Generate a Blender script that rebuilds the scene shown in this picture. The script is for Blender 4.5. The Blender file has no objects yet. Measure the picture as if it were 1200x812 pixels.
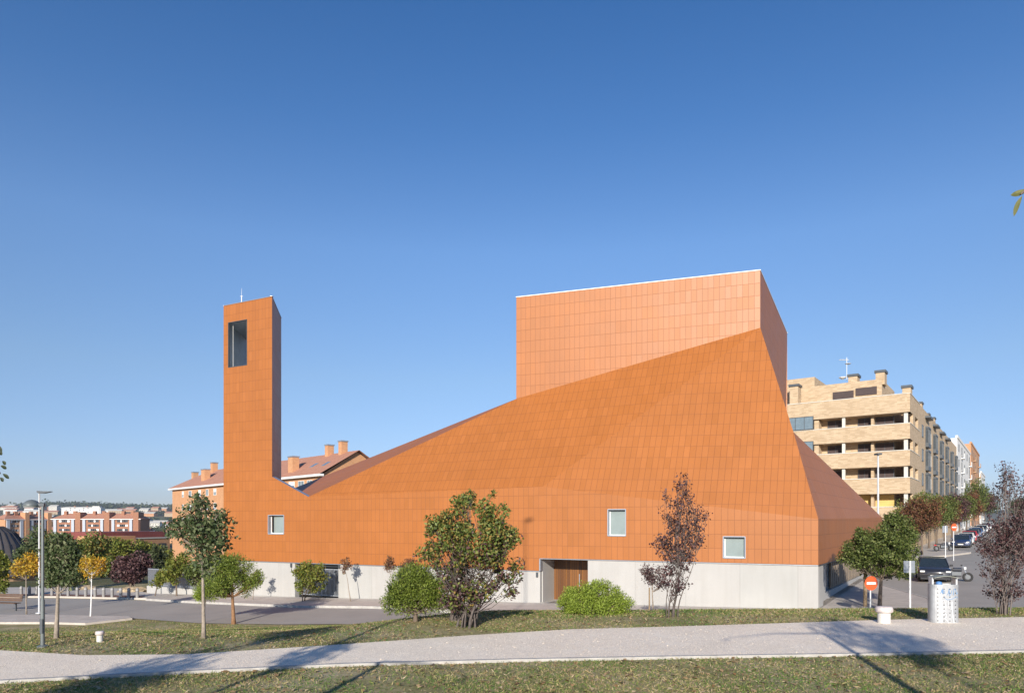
import bpy, bmesh, math, random
import numpy as np
from mathutils import Vector, Matrix

# ------------------------------------------------------------------ camera, sky, sun, exposure
scene = bpy.context.scene
COL = scene.collection
R = math.radians
ZC = 5.0                      # camera height in world z (street at the church is about 0.5)
F_PX = 815.0                  # focal length in photo pixels (1200 wide)
HOR = 612.0                   # horizon row in the photo

cam_d = bpy.data.cameras.new("camera")
cam_d.sensor_width = 36.0
cam_d.lens = F_PX / 1200.0 * 36.0
cam_d.shift_y = (HOR - 406.0) / 1200.0
cam_d.clip_start = 0.05
cam_d.clip_end = 12000
cam = bpy.data.objects.new("camera", cam_d)
cam.location = (0, 0, ZC)
cam.rotation_euler = (R(90), 0, 0)
COL.objects.link(cam)
scene.camera = cam

SUN_EL = 18.5
# shadows run towards (0.34, 1) in plan, so the sun stands behind and left of the camera
sx, sy = -0.19, -1.0
SUN_AZ = math.atan2(sx, sy)   # compass angle from +Y, clockwise
w = bpy.data.worlds.new("World")
scene.world = w
w.use_nodes = True
nt = w.node_tree
bg = nt.nodes['Background']
sky = nt.nodes.new('ShaderNodeTexSky')
sky.sky_type = 'NISHITA'
sky.sun_disc = False
sky.sun_elevation = R(SUN_EL)
sky.sun_rotation = SUN_AZ
sky.altitude = 650
sky.air_density = 1.0
sky.dust_density = 0.15
sky.ozone_density = 3.0
# deeper, cleaner blue overhead and a pale blue (not yellow) band at the skyline, as this dry autumn sky has
tcw = nt.nodes.new('ShaderNodeTexCoord'); sxw = nt.nodes.new('ShaderNodeSeparateXYZ')
nt.links.new(tcw.outputs['Generated'], sxw.inputs[0])
rw = nt.nodes.new('ShaderNodeValToRGB')
rw.color_ramp.elements[0].position = 0.0; rw.color_ramp.elements[0].color = (0.50, 0.52, 0.72, 1)
rw.color_ramp.elements[1].position = 0.9; rw.color_ramp.elements[1].color = (0.30, 0.62, 0.95, 1)
rw.color_ramp.interpolation = 'LINEAR'
for p_, c_ in ((0.05, (0.66, 0.66, 0.84)), (0.2, (0.86, 0.85, 0.90)), (0.36, (0.86, 0.98, 1.12)), (0.49, (0.55, 0.83, 1.08)), (0.6, (0.40, 0.74, 1.04))):
    e_ = rw.color_ramp.elements.new(p_); e_.color = (*c_, 1)
nt.links.new(sxw.outputs[2], rw.inputs[0])
mw = nt.nodes.new('ShaderNodeMix'); mw.data_type = 'RGBA'; mw.blend_type = 'MULTIPLY'; mw.inputs[0].default_value = 1.0
nt.links.new(sky.outputs[0], mw.inputs[6]); nt.links.new(rw.outputs[0], mw.inputs[7])
nt.links.new(mw.outputs[2], bg.inputs[0])
bg.inputs[1].default_value = 0.112

sd = bpy.data.lights.new("sun", 'SUN')
sd.energy = 5.0
sd.angle = R(0.5)
sd.color = (1.0, 0.92, 0.81)
sun = bpy.data.objects.new("sun", sd)
COL.objects.link(sun)
h = Vector((sx, sy, 0)).normalized()
to_sun = Vector((h.x * math.cos(R(SUN_EL)), h.y * math.cos(R(SUN_EL)), math.sin(R(SUN_EL))))
sun.rotation_euler = to_sun.to_track_quat('Z', 'Y').to_euler()
sun.location = (-20, -30, 40)

scene.view_settings.view_transform = 'Standard'
scene.view_settings.look = 'None'
scene.view_settings.exposure = 0.38
scene.view_settings.gamma = 1.0
scene.render.resolution_x = 1024
scene.render.resolution_y = 692

# ------------------------------------------------------------------ helpers
random.seed(7)
RNG = np.random.default_rng(7)

def W(px, py, Y):
    """point seen at photo pixel (px, py) at distance Y in front of the camera"""
    return Vector(((px - 600) / F_PX * Y, Y, ZC - (py - HOR) / F_PX * Y))

def sstep(a, b, x):
    t = min(1.0, max(0.0, (x - a) / (b - a)))
    return t * t * (3 - 2 * t)

def H(x, y):
    """terrain height"""
    xs = min(110.0, max(-70.0, x))
    S = ZC - 4.62 + 0.0333 * xs
    s = sstep(-7.0, 0.0, x)
    y1 = 15.0 + 5.0 * s
    y2 = 33.0 - 4.5 * s
    t = min(1.0, max(0.0, (y - y1) / (y2 - y1)))
    ts = t * t * (3 - 2 * t)
    tl = t
    if t < 0.12: tl = t * t / 0.24
    elif t > 0.94: tl = t
    else: tl = (t - 0.06) / 0.94
    if t > 0.94: tl = min(1.0, (t - 0.06) / 0.94)
    tt = tl * (1 - s) + ts * s
    near = 2.4 + 0.004 * x
    z = near + (S - near) * tt
    if y > 60:
        r = x / y
        L = sstep(-0.12, -0.36, r) if r > -0.36 else 1.0
        L = 1 - sstep(-0.36, -0.12, r)
        z -= 12.0 * sstep(60, 260, y) * L
        if y > 700:
            z += sstep(700, 2600, y) * (58 + 9 * math.sin(x * 0.004 + 1) + 5 * math.sin(x * 0.011)) * L
    return z

def G(px, py, ymin=6.0, ymax=400.0):
    """where the view ray of photo pixel (px, py) meets the ground"""
    dx = (px - 600) / F_PX
    dz = -(py - HOR) / F_PX
    y = ymin
    while y < ymax:
        if ZC + dz * y < H(dx * y, y):
            break
        y += 0.1
    lo, hi = y - 0.1, y
    for _ in range(12):
        m = (lo + hi) / 2
        if ZC + dz * m < H(dx * m, m): hi = m
        else: lo = m
    return Vector((dx * hi, hi, H(dx * hi, hi)))

WL = {}
def wloc(o):
    return WL.get(o.name, Vector((0, 0, 0)))

def tag(o, label=None, cat=None, group=None, kind=None):
    if label: o['label'] = label
    if cat: o['category'] = cat
    if group: o['group'] = group
    if kind: o['kind'] = kind
    return o

def empty(name, loc, label=None, cat=None, group=None):
    o = bpy.data.objects.new(name, None)
    o.location = loc
    o.empty_display_size = 0.2
    COL.objects.link(o)
    WL[o.name] = Vector(loc)
    return tag(o, label, cat, group)

def link(name, me, parent=None, loc=None):
    """me is in world coordinates; moved into the parent's or its own frame"""
    o = bpy.data.objects.new(name, me)
    COL.objects.link(o)
    if parent is not None:
        off = wloc(parent)
        me.transform(Matrix.Translation(-off))
        o.parent = parent
        WL[o.name] = Vector(off)
    elif loc is not None:
        loc = Vector(loc)
        me.transform(Matrix.Translation(-loc))
        o.location = loc
        WL[o.name] = loc
    return o

def copy_tree(o, loc=None, rz=None, parent=None, label=None, scale=None):
    c = o.copy()
    COL.objects.link(c)
    if parent is not None: c.parent = parent
    if loc is not None:
        c.location = loc
        WL[c.name] = Vector(loc)
    if rz is not None: c.rotation_euler = (0, 0, rz)
    if scale is not None: c.scale = (scale, scale, scale) if not hasattr(scale, '__len__') else scale
    if label: c['label'] = label
    for ch in list(o.children):
        copy_tree(ch, parent=c)
    return c

class Fr:
    """local frame: u along a direction in plan, v to its left (into the thing), z up"""
    def __init__(s, o, d):
        s.o = Vector(o); d = Vector((d[0], d[1], 0)).normalized()
        s.u = d; s.v = Vector((-d.y, d.x, 0))
    def P(s, u, v, z):
        return s.o + s.u * u + s.v * v + Vector((0, 0, z))
ID = Fr((0, 0, 0), (1, 0))

class MB:
    def __init__(s): s.v = []; s.f = []; s.uv = None
    def add(s, vs, fs):
        n = len(s.v); s.v += [tuple(p) for p in vs]
        s.f += [tuple(i + n for i in f) for f in fs]; return s
    def box(s, fr, u0, u1, v0, v1, z0, z1):
        c = [fr.P(u, v, z) for z in (z0, z1) for (u, v) in ((u0, v0), (u1, v0), (u1, v1), (u0, v1))]
        return s.add(c, [(3, 2, 1, 0), (4, 5, 6, 7), (0, 1, 5, 4), (1, 2, 6, 5), (2, 3, 7, 6), (3, 0, 4, 7)])
    def tube(s, pts, rads, n=6, cap=True):
        pts = [Vector(p) for p in pts]
        if not hasattr(rads, '__len__'): rads = [rads] * len(pts)
        base = len(s.v); prev = None
        for i, p in enumerate(pts):
            t = (pts[min(i + 1, len(pts) - 1)] - pts[max(i - 1, 0)])
            if t.length < 1e-9: t = Vector((0, 0, 1))
            t.normalize()
            a = Vector((1, 0, 0)) if abs(t.x) < 0.8 else Vector((0, 1, 0))
            if prev is not None: a = prev
            b = t.cross(a).normalized(); a = b.cross(t).normalized(); prev = a
            for k in range(n):
                an = 2 * math.pi * k / n
                s.v.append(tuple(p + (a * math.cos(an) + b * math.sin(an)) * rads[i]))
        for i in range(len(pts) - 1):
            for k in range(n):
                k2 = (k + 1) % n
                s.f.append((base + i * n + k, base + i * n + k2, base + (i + 1) * n + k2, base + (i + 1) * n + k))
        if cap:
            s.f.append(tuple(base + k for k in range(n))[::-1])
            s.f.append(tuple(base + (len(pts) - 1) * n + k for k in range(n)))
        return s
    def lathe(s, c, prof, n=20, fr=None, sxy=(1, 1)):
        """prof: list of (radius, z)"""
        c = Vector(c); fr = fr or ID
        base = len(s.v)
        for r, z in prof:
            for k in range(n):
                a = 2 * math.pi * k / n
                s.v.append(tuple(c + fr.u * (r * math.cos(a) * sxy[0]) + fr.v * (r * math.sin(a) * sxy[1]) + Vector((0, 0, z))))
        for i in range(len(prof) - 1):
            for k in range(n):
                k2 = (k + 1) % n
                s.f.append((base + i * n + k, base + i * n + k2, base + (i + 1) * n + k2, base + (i + 1) * n + k))
        s.f.append(tuple(base + k for k in range(n))[::-1])
        s.f.append(tuple(base + (len(prof) - 1) * n + k for k in range(n)))
        return s
    def prism(s, fr, poly, v0, v1):
        """poly in (u, z), extruded along v"""
        n = len(poly)
        vs = [fr.P(u, v0, z) for u, z in poly] + [fr.P(u, v1, z) for u, z in poly]
        fs = [tuple(range(n)), tuple(range(2 * n - 1, n - 1, -1))]
        fs += [(i + n, (i + 1) % n + n, (i + 1) % n, i) for i in range(n)]
        return s.add(vs, fs)
    def build(s, name, mat, parent=None, loc=None, smooth=False, bevel=0, recalc=True):
        me = bpy.data.meshes.new(name)
        me.from_pydata(s.v, [], s.f)
        if recalc or bevel:
            bm = bmesh.new(); bm.from_mesh(me)
            bmesh.ops.recalc_face_normals(bm, faces=bm.faces)
            if bevel:
                ed = [e for e in bm.edges if len(e.link_faces) == 2 and e.calc_face_angle(0) > 0.6]
                bmesh.ops.bevel(bm, geom=ed, offset=bevel, segments=2, affect='EDGES', profile=0.6)
            bm.to_mesh(me); bm.free()
        if smooth: me.polygons.foreach_set('use_smooth', [True] * len(me.polygons))
        me.materials.append(mat)
        return link(name, me, parent, loc)

def np_mesh(name, verts, k, mat, parent=None, loc=None, smooth=False):
    """verts: (N*k, 3) array, every k consecutive vertices are one face"""
    n = len(verts) // k
    me = bpy.data.meshes.new(name)
    me.vertices.add(n * k); me.vertices.foreach_set('co', np.asarray(verts, dtype=np.float32).ravel())
    me.loops.add(n * k); me.loops.foreach_set('vertex_index', np.arange(n * k, dtype=np.int32))
    me.polygons.add(n); me.polygons.foreach_set('loop_start', np.arange(0, n * k, k, dtype=np.int32))
    me.update(calc_edges=True)
    me.materials.append(mat)
    return link(name, me, parent, loc)

# ------------------------------------------------------------------ materials
MATS = {}
def new_mat(name):
    m = bpy.data.materials.new(name); m.use_nodes = True
    return m, m.node_tree, m.node_tree.nodes['Principled BSDF']

def N(nt, t, **kw):
    n = nt.nodes.new(t)
    for k, v in kw.items():
        if k in n.inputs.keys(): n.inputs[k].default_value = v
        else: setattr(n, k, v)
    return n

def plain(name, col, rough=0.6, metal=0.0, var=0.12, scale=3.0, bump=0.0, bscale=40.0, spec=0.5, coat=0.0):
    """painted / cast surface: base colour with soft blotches and fine grain"""
    if name in MATS: return MATS[name]
    m, t, b = new_mat(name)
    tc = N(t, 'ShaderNodeTexCoord')
    no = N(t, 'ShaderNodeTexNoise', Scale=scale, Detail=6.0, Roughness=0.6)
    t.links.new(tc.outputs['Object'], no.inputs['Vector'])
    ramp = N(t, 'ShaderNodeValToRGB')
    ramp.color_ramp.elements[0].position = 0.3; ramp.color_ramp.elements[1].position = 0.7
    c0 = [max(0, c * (1 - var)) for c in col]; c1 = [min(1, c * (1 + var)) for c in col]
    ramp.color_ramp.elements[0].color = (*c0, 1); ramp.color_ramp.elements[1].color = (*c1, 1)
    t.links.new(no.outputs['Fac'], ramp.inputs['Fac'])
    t.links.new(ramp.outputs['Color'], b.inputs['Base Color'])
    b.inputs['Roughness'].default_value = rough
    b.inputs['Metallic'].default_value = metal
    b.inputs['Specular IOR Level'].default_value = spec
    b.inputs['Coat Weight'].default_value = coat
    if bump:
        n2 = N(t, 'ShaderNodeTexNoise', Scale=bscale, Detail=8.0)
        t.links.new(tc.outputs['Object'], n2.inputs['Vector'])
        bp = N(t, 'ShaderNodeBump', Strength=bump, Distance=0.02)
        t.links.new(n2.outputs['Fac'], bp.inputs['Height'])
        t.links.new(bp.outputs['Normal'], b.inputs['Normal'])
    MATS[name] = m
    return m

def tile_mat(name, c1, c2, mortar, bw=0.31, rh=0.69, ms=0.007, rough=0.42, brick=False, bump=0.4, var=0.5, mottle=0.0, streak=0.0):
    """stack-bonded ceramic cladding (or brick) on a UV map given in metres"""
    if name in MATS: return MATS[name]
    m, t, b = new_mat(name)
    uv = N(t, 'ShaderNodeUVMap')
    br = N(t, 'ShaderNodeTexBrick')
    br.offset = 0.5 if brick else 0.0
    br.offset_frequency = 2; br.squash = 1.0
    br.inputs['Scale'].default_value = 1.0
    br.inputs['Brick Width'].default_value = bw
    br.inputs['Row Height'].default_value = rh
    br.inputs['Mortar Size'].default_value = ms
    br.inputs['Mortar Smooth'].default_value = 0.2
    br.inputs['Bias'].default_value = 0.0
    br.inputs['Color1'].default_value = (*c1, 1)
    br.inputs['Color2'].default_value = (*c2, 1)
    br.inputs['Mortar'].default_value = (*mortar, 1)
    t.links.new(uv.outputs['UV'], br.inputs['Vector'])
    col = br.outputs['Color']
    if not brick:
        # a second tile-wide random value: a few tiles of an odd firing, and a slight tilt of each tile
        sep = N(t, 'ShaderNodeSeparateXYZ'); t.links.new(uv.outputs['UV'], sep.inputs[0])
        fx = N(t, 'ShaderNodeMath', operation='DIVIDE'); fx.inputs[1].default_value = bw
        fy = N(t, 'ShaderNodeMath', operation='DIVIDE'); fy.inputs[1].default_value = rh
        t.links.new(sep.outputs[0], fx.inputs[0]); t.links.new(sep.outputs[1], fy.inputs[0])
        gx = N(t, 'ShaderNodeMath', operation='FLOOR'); gy = N(t, 'ShaderNodeMath', operation='FLOOR')
        t.links.new(fx.outputs[0], gx.inputs[0]); t.links.new(fy.outputs[0], gy.inputs[0])
        cb = N(t, 'ShaderNodeCombineXYZ'); t.links.new(gx.outputs[0], cb.inputs[0]); t.links.new(gy.outputs[0], cb.inputs[1])
        wn = N(t, 'ShaderNodeTexWhiteNoise', noise_dimensions='3D'); t.links.new(cb.outputs[0], wn.inputs['Vector'])
        rr = N(t, 'ShaderNodeValToRGB')
        e = rr.color_ramp.elements
        e[0].position = 0.0; e[0].color = (0.86, 0.9, 0.9, 1)
        e[1].position = 1.0; e[1].color = (1.12, 1.12, 1.15, 1)
        e1 = rr.color_ramp.elements.new(0.06); e1.color = (0.95, 0.95, 0.95, 1)
        e2 = rr.color_ramp.elements.new(0.88); e2.color = (1.03, 1.03, 1.03, 1)
        t.links.new(wn.outputs['Value'], rr.inputs['Fac'])
        mx = N(t, 'ShaderNodeMix', data_type='RGBA', blend_type='MULTIPLY')
        mx.inputs[0].default_value = 0.36
        b.inputs['Specular IOR Level'].default_value = 0.62
        t.links.new(col, mx.inputs[6]); t.links.new(rr.outputs['Color'], mx.inputs[7])
        col = mx.outputs[2]
        rg = N(t, 'ShaderNodeMapRange'); rg.inputs['To Min'].default_value = rough - 0.03; rg.inputs['To Max'].default_value = rough + 0.03
        t.links.new(wn.outputs['Value'], rg.inputs['Value'])
        t.links.new(rg.outputs['Result'], b.inputs['Roughness'])
        # tilt
        sub = N(t, 'ShaderNodeVectorMath', operation='SUBTRACT'); sub.inputs[1].default_value = (0.5, 0.5, 0.5)
        t.links.new(wn.outputs['Color'], sub.inputs[0])
        sc = N(t, 'ShaderNodeVectorMath', operation='SCALE'); sc.inputs['Scale'].default_value = 0.012
        t.links.new(sub.outputs[0], sc.inputs[0])
        geo = N(t, 'ShaderNodeNewGeometry')
        ad = N(t, 'ShaderNodeVectorMath', operation='ADD'); t.links.new(geo.outputs['Normal'], ad.inputs[0]); t.links.new(sc.outputs[0], ad.inputs[1])
        nm = N(t, 'ShaderNodeVectorMath', operation='NORMALIZE'); t.links.new(ad.outputs[0], nm.inputs[0])
        nbase = nm.outputs[0]
    else:
        b.inputs['Roughness'].default_value = rough
        nbase = None
    # soft large-scale weathering
    tc = N(t, 'ShaderNodeTexCoord')
    no = N(t, 'ShaderNodeTexNoise', Scale=0.35 if not brick else 0.8, Detail=8.0, Roughness=0.65)
    t.links.new(tc.outputs['Object'], no.inputs['Vector'])
    mr = N(t, 'ShaderNodeMapRange'); mr.inputs['From Min'].default_value = 0.3; mr.inputs['From Max'].default_value = 0.7
    mr.inputs['To Min'].default_value = 0.93; mr.inputs['To Max'].default_value = 1.06
    t.links.new(no.outputs['Fac'], mr.inputs['Value'])
    hs = N(t, 'ShaderNodeHueSaturation'); t.links.new(mr.outputs['Result'], hs.inputs['Value']); t.links.new(col, hs.inputs['Color'])
    if streak:
        # rain streaks and formwork clouding on cast concrete
        mp = N(t, 'ShaderNodeMapping'); mp.inputs['Scale'].default_value = (2.6, 2.6, 0.22)
        t.links.new(tc.outputs['Object'], mp.inputs['Vector'])
        n3 = N(t, 'ShaderNodeTexNoise', Scale=1.6, Detail=7.0, Roughness=0.6); t.links.new(mp.outputs[0], n3.inputs['Vector'])
        m3 = N(t, 'ShaderNodeMapRange'); m3.inputs['From Min'].default_value = 0.42; m3.inputs['From Max'].default_value = 0.75
        m3.inputs['To Min'].default_value = 0.0; m3.inputs['To Max'].default_value = streak * 2
        t.links.new(n3.outputs['Fac'], m3.inputs['Value'])
        mq = N(t, 'ShaderNodeMix', data_type='RGBA', blend_type='MULTIPLY'); mq.inputs[7].default_value = (0.74, 0.72, 0.68, 1)
        t.links.new(m3.outputs['Result'], mq.inputs[0]); t.links.new(hs.outputs['Color'], mq.inputs[6])
        t.links.new(mq.outputs[2], b.inputs['Base Color'])
    else:
        t.links.new(hs.outputs['Color'], b.inputs['Base Color'])
    if bump:
        bp = N(t, 'ShaderNodeBump', Strength=bump, Distance=0.01); bp.invert = True
        t.links.new(br.outputs['Fac'], bp.inputs['Height'])
        if nbase: t.links.new(nbase, bp.inputs['Normal'])
        t.links.new(bp.outputs['Normal'], b.inputs['Normal'])
    elif nbase: t.links.new(nbase, b.inputs['Normal'])
    MATS[name] = m
    return m

def leaf_mat(name, cols, trans=0.35, rough=0.55):
    if name in MATS: return MATS[name]
    m, t, b = new_mat(name)
    geo = N(t, 'ShaderNodeNewGeometry')
    ramp = N(t, 'ShaderNodeValToRGB')
    ramp.color_ramp.interpolation = 'LINEAR'
    n = len(cols)
    ramp.color_ramp.elements[0].color = (*cols[0], 1)
    ramp.color_ramp.elements[1].color = (*cols[-1], 1)
    for i in range(1, n - 1):
        e = ramp.color_ramp.elements.new(i / (n - 1)); e.color = (*cols[i], 1)
    t.links.new(geo.outputs['Random Per Island'], ramp.inputs['Fac'])
    t.links.new(ramp.outputs['Color'], b.inputs['Base Color'])
    b.inputs['Roughness'].default_value = rough
    b.inputs['Specular IOR Level'].default_value = 0.35
    tr = N(t, 'ShaderNodeBsdfTranslucent'); t.links.new(ramp.outputs['Color'], tr.inputs['Color'])
    mx = N(t, 'ShaderNodeMixShader'); mx.inputs[0].default_value = trans
    t.links.new(b.outputs[0], mx.inputs[1]); t.links.new(tr.outputs[0], mx.inputs[2])
    t.links.new(mx.outputs[0], t.nodes['Material Output'].inputs['Surface'])
    MATS[name] = m
    return m

def ground_mat(name, cols, pos, scale=0.5, fine=30.0, fmix=0.5, bump=0.6, bdist=0.03, rough=0.9, speck=None):
    """cols at ramp positions pos; a coarse and a fine noise summed"""
    if name in MATS: return MATS[name]
    m, t, b = new_mat(name)
    tc = N(t, 'ShaderNodeTexCoord')
    n1 = N(t, 'ShaderNodeTexNoise', Scale=scale, Detail=9.0, Roughness=0.7)
    n2 = N(t, 'ShaderNodeTexNoise', Scale=fine, Detail=5.0, Roughness=0.7)
    for n in (n1, n2): t.links.new(tc.outputs['Object'], n.inputs['Vector'])
    mx = N(t, 'ShaderNodeMix', data_type='FLOAT'); mx.inputs[0].default_value = fmix
    t.links.new(n1.outputs['Fac'], mx.inputs[2]); t.links.new(n2.outputs['Fac'], mx.inputs[3])
    ramp = N(t, 'ShaderNodeValToRGB')
    e = ramp.color_ramp.elements
    e[0].position = pos[0]; e[0].color = (*cols[0], 1)
    e[1].position = pos[-1]; e[1].color = (*cols[-1], 1)
    for c, p in zip(cols[1:-1], pos[1:-1]):
        k = e.new(p); k.color = (*c, 1)
    t.links.new(mx.outputs[0], ramp.inputs['Fac'])
    col = ramp.outputs['Color']
    if speck:
        vo = N(t, 'ShaderNodeTexVoronoi', Scale=speck[0]); t.links.new(tc.outputs['Object'], vo.inputs['Vector'])
        wr = N(t, 'ShaderNodeMapRange'); wr.inputs['To Min'].default_value = speck[1]; wr.inputs['To Max'].default_value = speck[2]
        sp = N(t, 'ShaderNodeSeparateColor'); t.links.new(vo.outputs['Color'], sp.inputs[0])
        t.links.new(sp.outputs[0], wr.inputs['Value'])
        hs = N(t, 'ShaderNodeHueSaturation'); t.links.new(wr.outputs['Result'], hs.inputs['Value']); t.links.new(col, hs.inputs['Color'])
        col = hs.outputs['Color']
    t.links.new(col, b.inputs['Base Color'])
    b.inputs['Roughness'].default_value = rough
    b.inputs['Specular IOR Level'].default_value = 0.2
    bp = N(t, 'ShaderNodeBump', Strength=bump, Distance=bdist)
    t.links.new(n2.outputs['Fac'], bp.inputs['Height'])
    t.links.new(bp.outputs['Normal'], b.inputs['Normal'])
    MATS[name] = m
    return m

M_lawn = ground_mat('lawn_soil', [(0.15, 0.12, 0.06), (0.24, 0.22, 0.09), (0.37, 0.31, 0.18), (0.58, 0.49, 0.35)], [0.3, 0.45, 0.56, 0.68], 0.5, 14.0, 0.45)
M_field = ground_mat('far_ground', [(0.05, 0.07, 0.025), (0.13, 0.12, 0.05), (0.22, 0.17, 0.11)], [0.35, 0.5, 0.7], 0.02, 0.6, 0.4, bump=0.1)
M_gravel = ground_mat('gravel', [(0.80, 0.68, 0.53), (0.95, 0.82, 0.66), (0.99, 0.90, 0.76)], [0.32, 0.5, 0.68], 0.8, 40.0, 0.6, bump=0.8, bdist=0.02, speck=(45.0, 0.85, 1.1))
M_asph = ground_mat('asphalt', [(0.28, 0.26, 0.235), (0.36, 0.335, 0.30), (0.42, 0.39, 0.35)], [0.3, 0.5, 0.72], 0.25, 60.0, 0.45, bump=0.5, bdist=0.008)
M_pave = ground_mat('pavement', [(0.42, 0.375, 0.33), (0.51, 0.46, 0.405), (0.58, 0.53, 0.47)], [0.3, 0.5, 0.7], 0.6, 25.0, 0.4, bump=0.3, bdist=0.01, speck=(2.6, 0.92, 1.06))
M_kerb = plain('kerb_concrete', (0.42, 0.40, 0.37), 0.85, var=0.2, scale=4, bump=0.4)
M_redpave = ground_mat('red_pavers', [(0.22, 0.12, 0.09), (0.30, 0.17, 0.13)], [0.3, 0.7], 1.0, 20.0, 0.4)
M_conc = plain('white_concrete', (0.42, 0.41, 0.39), 0.75, var=0.06, scale=0.9, bump=0.15, bscale=12)
M_concp = tile_mat('concrete_panels', (0.405, 0.395, 0.375), (0.43, 0.42, 0.40), (0.31, 0.30, 0.285), 2.6, 12.0, 0.010, 0.75, bump=0.3, streak=0.13)
M_tile = tile_mat('terracotta_tiles', (0.360, 0.119, 0.021), (0.378, 0.126, 0.024), (0.225, 0.071, 0.013), ms=0.0105, rough=0.52)
M_galv = plain('galvanised_steel', (0.42, 0.45, 0.49), 0.42, 0.6, var=0.1, scale=8)
M_frame = plain('pale_window_frame', (0.36, 0.40, 0.46), 0.4, 0.2, var=0.05)
M_white = plain('white_paint', (0.78, 0.78, 0.76), 0.5, var=0.05)
M_dark = plain('dark_interior', (0.03, 0.03, 0.035), 0.7, var=0.2)
M_darkmetal = plain('dark_grey_metal', (0.09, 0.10, 0.11), 0.45, 0.3)
M_bark = plain('bark', (0.16, 0.12, 0.09), 0.9, var=0.35, scale=14, bump=0.6, bscale=30)
M_barkpale = plain('pale_bark', (0.30, 0.25, 0.20), 0.9, var=0.3, scale=12, bump=0.5, bscale=30)
M_barkdark = plain('dark_bark', (0.11, 0.09, 0.08), 0.9, var=0.35, scale=14, bump=0.6, bscale=30)

# ------------------------------------------------------------------ ground, roads, paths
def ground_mesh():
    xs = sorted(set([round(-60 + i * 0.75, 3) for i in range(int(170 / 0.75) + 1)] +
                    [-3300, -2400, -1700, -1200, -850, -600, -430, -320, -240, -180, -140, -115, -95, -80, -70] +
                    [120, 140, 170, 220, 300, 420, 600, 900, 1400, 2200, 3300]))
    ys = sorted(set([-45, -30, -18, -8, 0, 5] + [round(8 + i * 0.5, 3) for i in range(120)] +
                    [68 + i * 3 for i in range(40)] + [190, 200, 215, 230, 250, 280, 320, 380, 450, 550, 650, 760, 900, 1050, 1250, 1500, 1800, 2100, 2400, 2700, 3300]))
    nx, ny = len(xs), len(ys)
    vs = [(x, y, H(x, y)) for y in ys for x in xs]
    near, far = [], []
    for j in range(ny - 1):
        for i in range(nx - 1):
            a = j * nx + i
            f = (a, a + 1, a + 1 + nx, a + nx)
            (near if ys[j] < 66 and -60 <= xs[i] < 110 else far).append(f)
    me = bpy.data.meshes.new('ground'); me.from_pydata(vs, [], near + far)
    me.materials.append(M_lawn); me.materials.append(M_field)
    me.polygons.foreach_set('material_index', [0] * len(near) + [1] * len(far))
    me.polygons.foreach_set('use_smooth', [True] * len(me.polygons))
    o = link('ground', me); tag(o, kind='structure')
ground_mesh()

def drape(name, poly, off, mat, step=1.0, kerb=0.0, kind='structure', kmat=None):
    """a sheet lying on the terrain inside a plan polygon; with kerb > 0 it gets vertical sides"""
    bm = bmesh.new()
    vs = [bm.verts.new((p[0], p[1], 0)) for p in poly]
    bm.faces.new(vs)
    bmesh.ops.triangulate(bm, faces=bm.faces[:])
    x0 = min(p[0] for p in poly); x1 = max(p[0] for p in poly)
    y0 = min(p[1] for p in poly); y1 = max(p[1] for p in poly)
    for ax, a, b in ((0, x0, x1), (1, y0, y1)):
        k = math.ceil(a / step) * step
        while k < b:
            co = (k, 0, 0) if ax == 0 else (0, k, 0)
            no = (1, 0, 0) if ax == 0 else (0, 1, 0)
            bmesh.ops.bisect_plane(bm, geom=bm.verts[:] + bm.edges[:] + bm.faces[:], plane_co=co, plane_no=no)
            k += step if k < 150 else step * 4
    bmesh.ops.remove_doubles(bm, verts=bm.verts, dist=0.001)
    bmesh.ops.recalc_face_normals(bm, faces=bm.faces)
    if bm.faces and bm.faces[0].normal.z < 0: bmesh.ops.reverse_faces(bm, faces=bm.faces)
    for v in bm.verts: v.co.z = H(v.co.x, v.co.y) + off
    if kerb:
        ed = [e for e in bm.edges if len(e.link_faces) == 1]
        r = bmesh.ops.extrude_edge_only(bm, edges=ed)
        for v in [g for g in r['geom'] if isinstance(g, bmesh.types.BMVert)]: v.co.z -= kerb
    me = bpy.data.meshes.new(name); bm.to_mesh(me); bm.free()
    me.materials.append(mat)
    o = link(name, me)
    return tag(o, kind=kind)

def ribbon(name, pts, width, h, mat, off=0.0, kind='structure', step=1.0, parent=None):
    """a low raised strip (kerb) along a plan polyline"""
    P = []
    for a, b in zip(pts[:-1], pts[1:]):
        a = Vector(a[:2]); b = Vector(b[:2]); n = max(1, int((b - a).length / step))
        P += [a.lerp(b, i / n) for i in range(n)]
    P.append(Vector(pts[-1][:2]))
    vs = []; fs = []
    for i, p in enumerate(P):
        t = (P[min(i + 1, len(P) - 1)] - P[max(0, i - 1)]).normalized()
        n = Vector((-t.y, t.x)) * width / 2
        z = H(p.x, p.y)
        for q, zz in ((p - n, z - 0.1), (p - n, z + h), (p + n, z + h), (p + n, z - 0.1)):
            vs.append((q.x, q.y, zz + off))
    for i in range(len(P) - 1):
        for k in range(3):
            fs.append((i * 4 + k, i * 4 + k + 1, i * 4 + 4 + k + 1, i * 4 + 4 + k))
    m = MB(); m.add(vs, fs)
    o = m.build(name, mat, recalc=True)
    return tag(o, kind=kind) if kind else o

def GP(*pp):
    return [tuple(G(a, b)[:2]) for a, b in pp]

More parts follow.
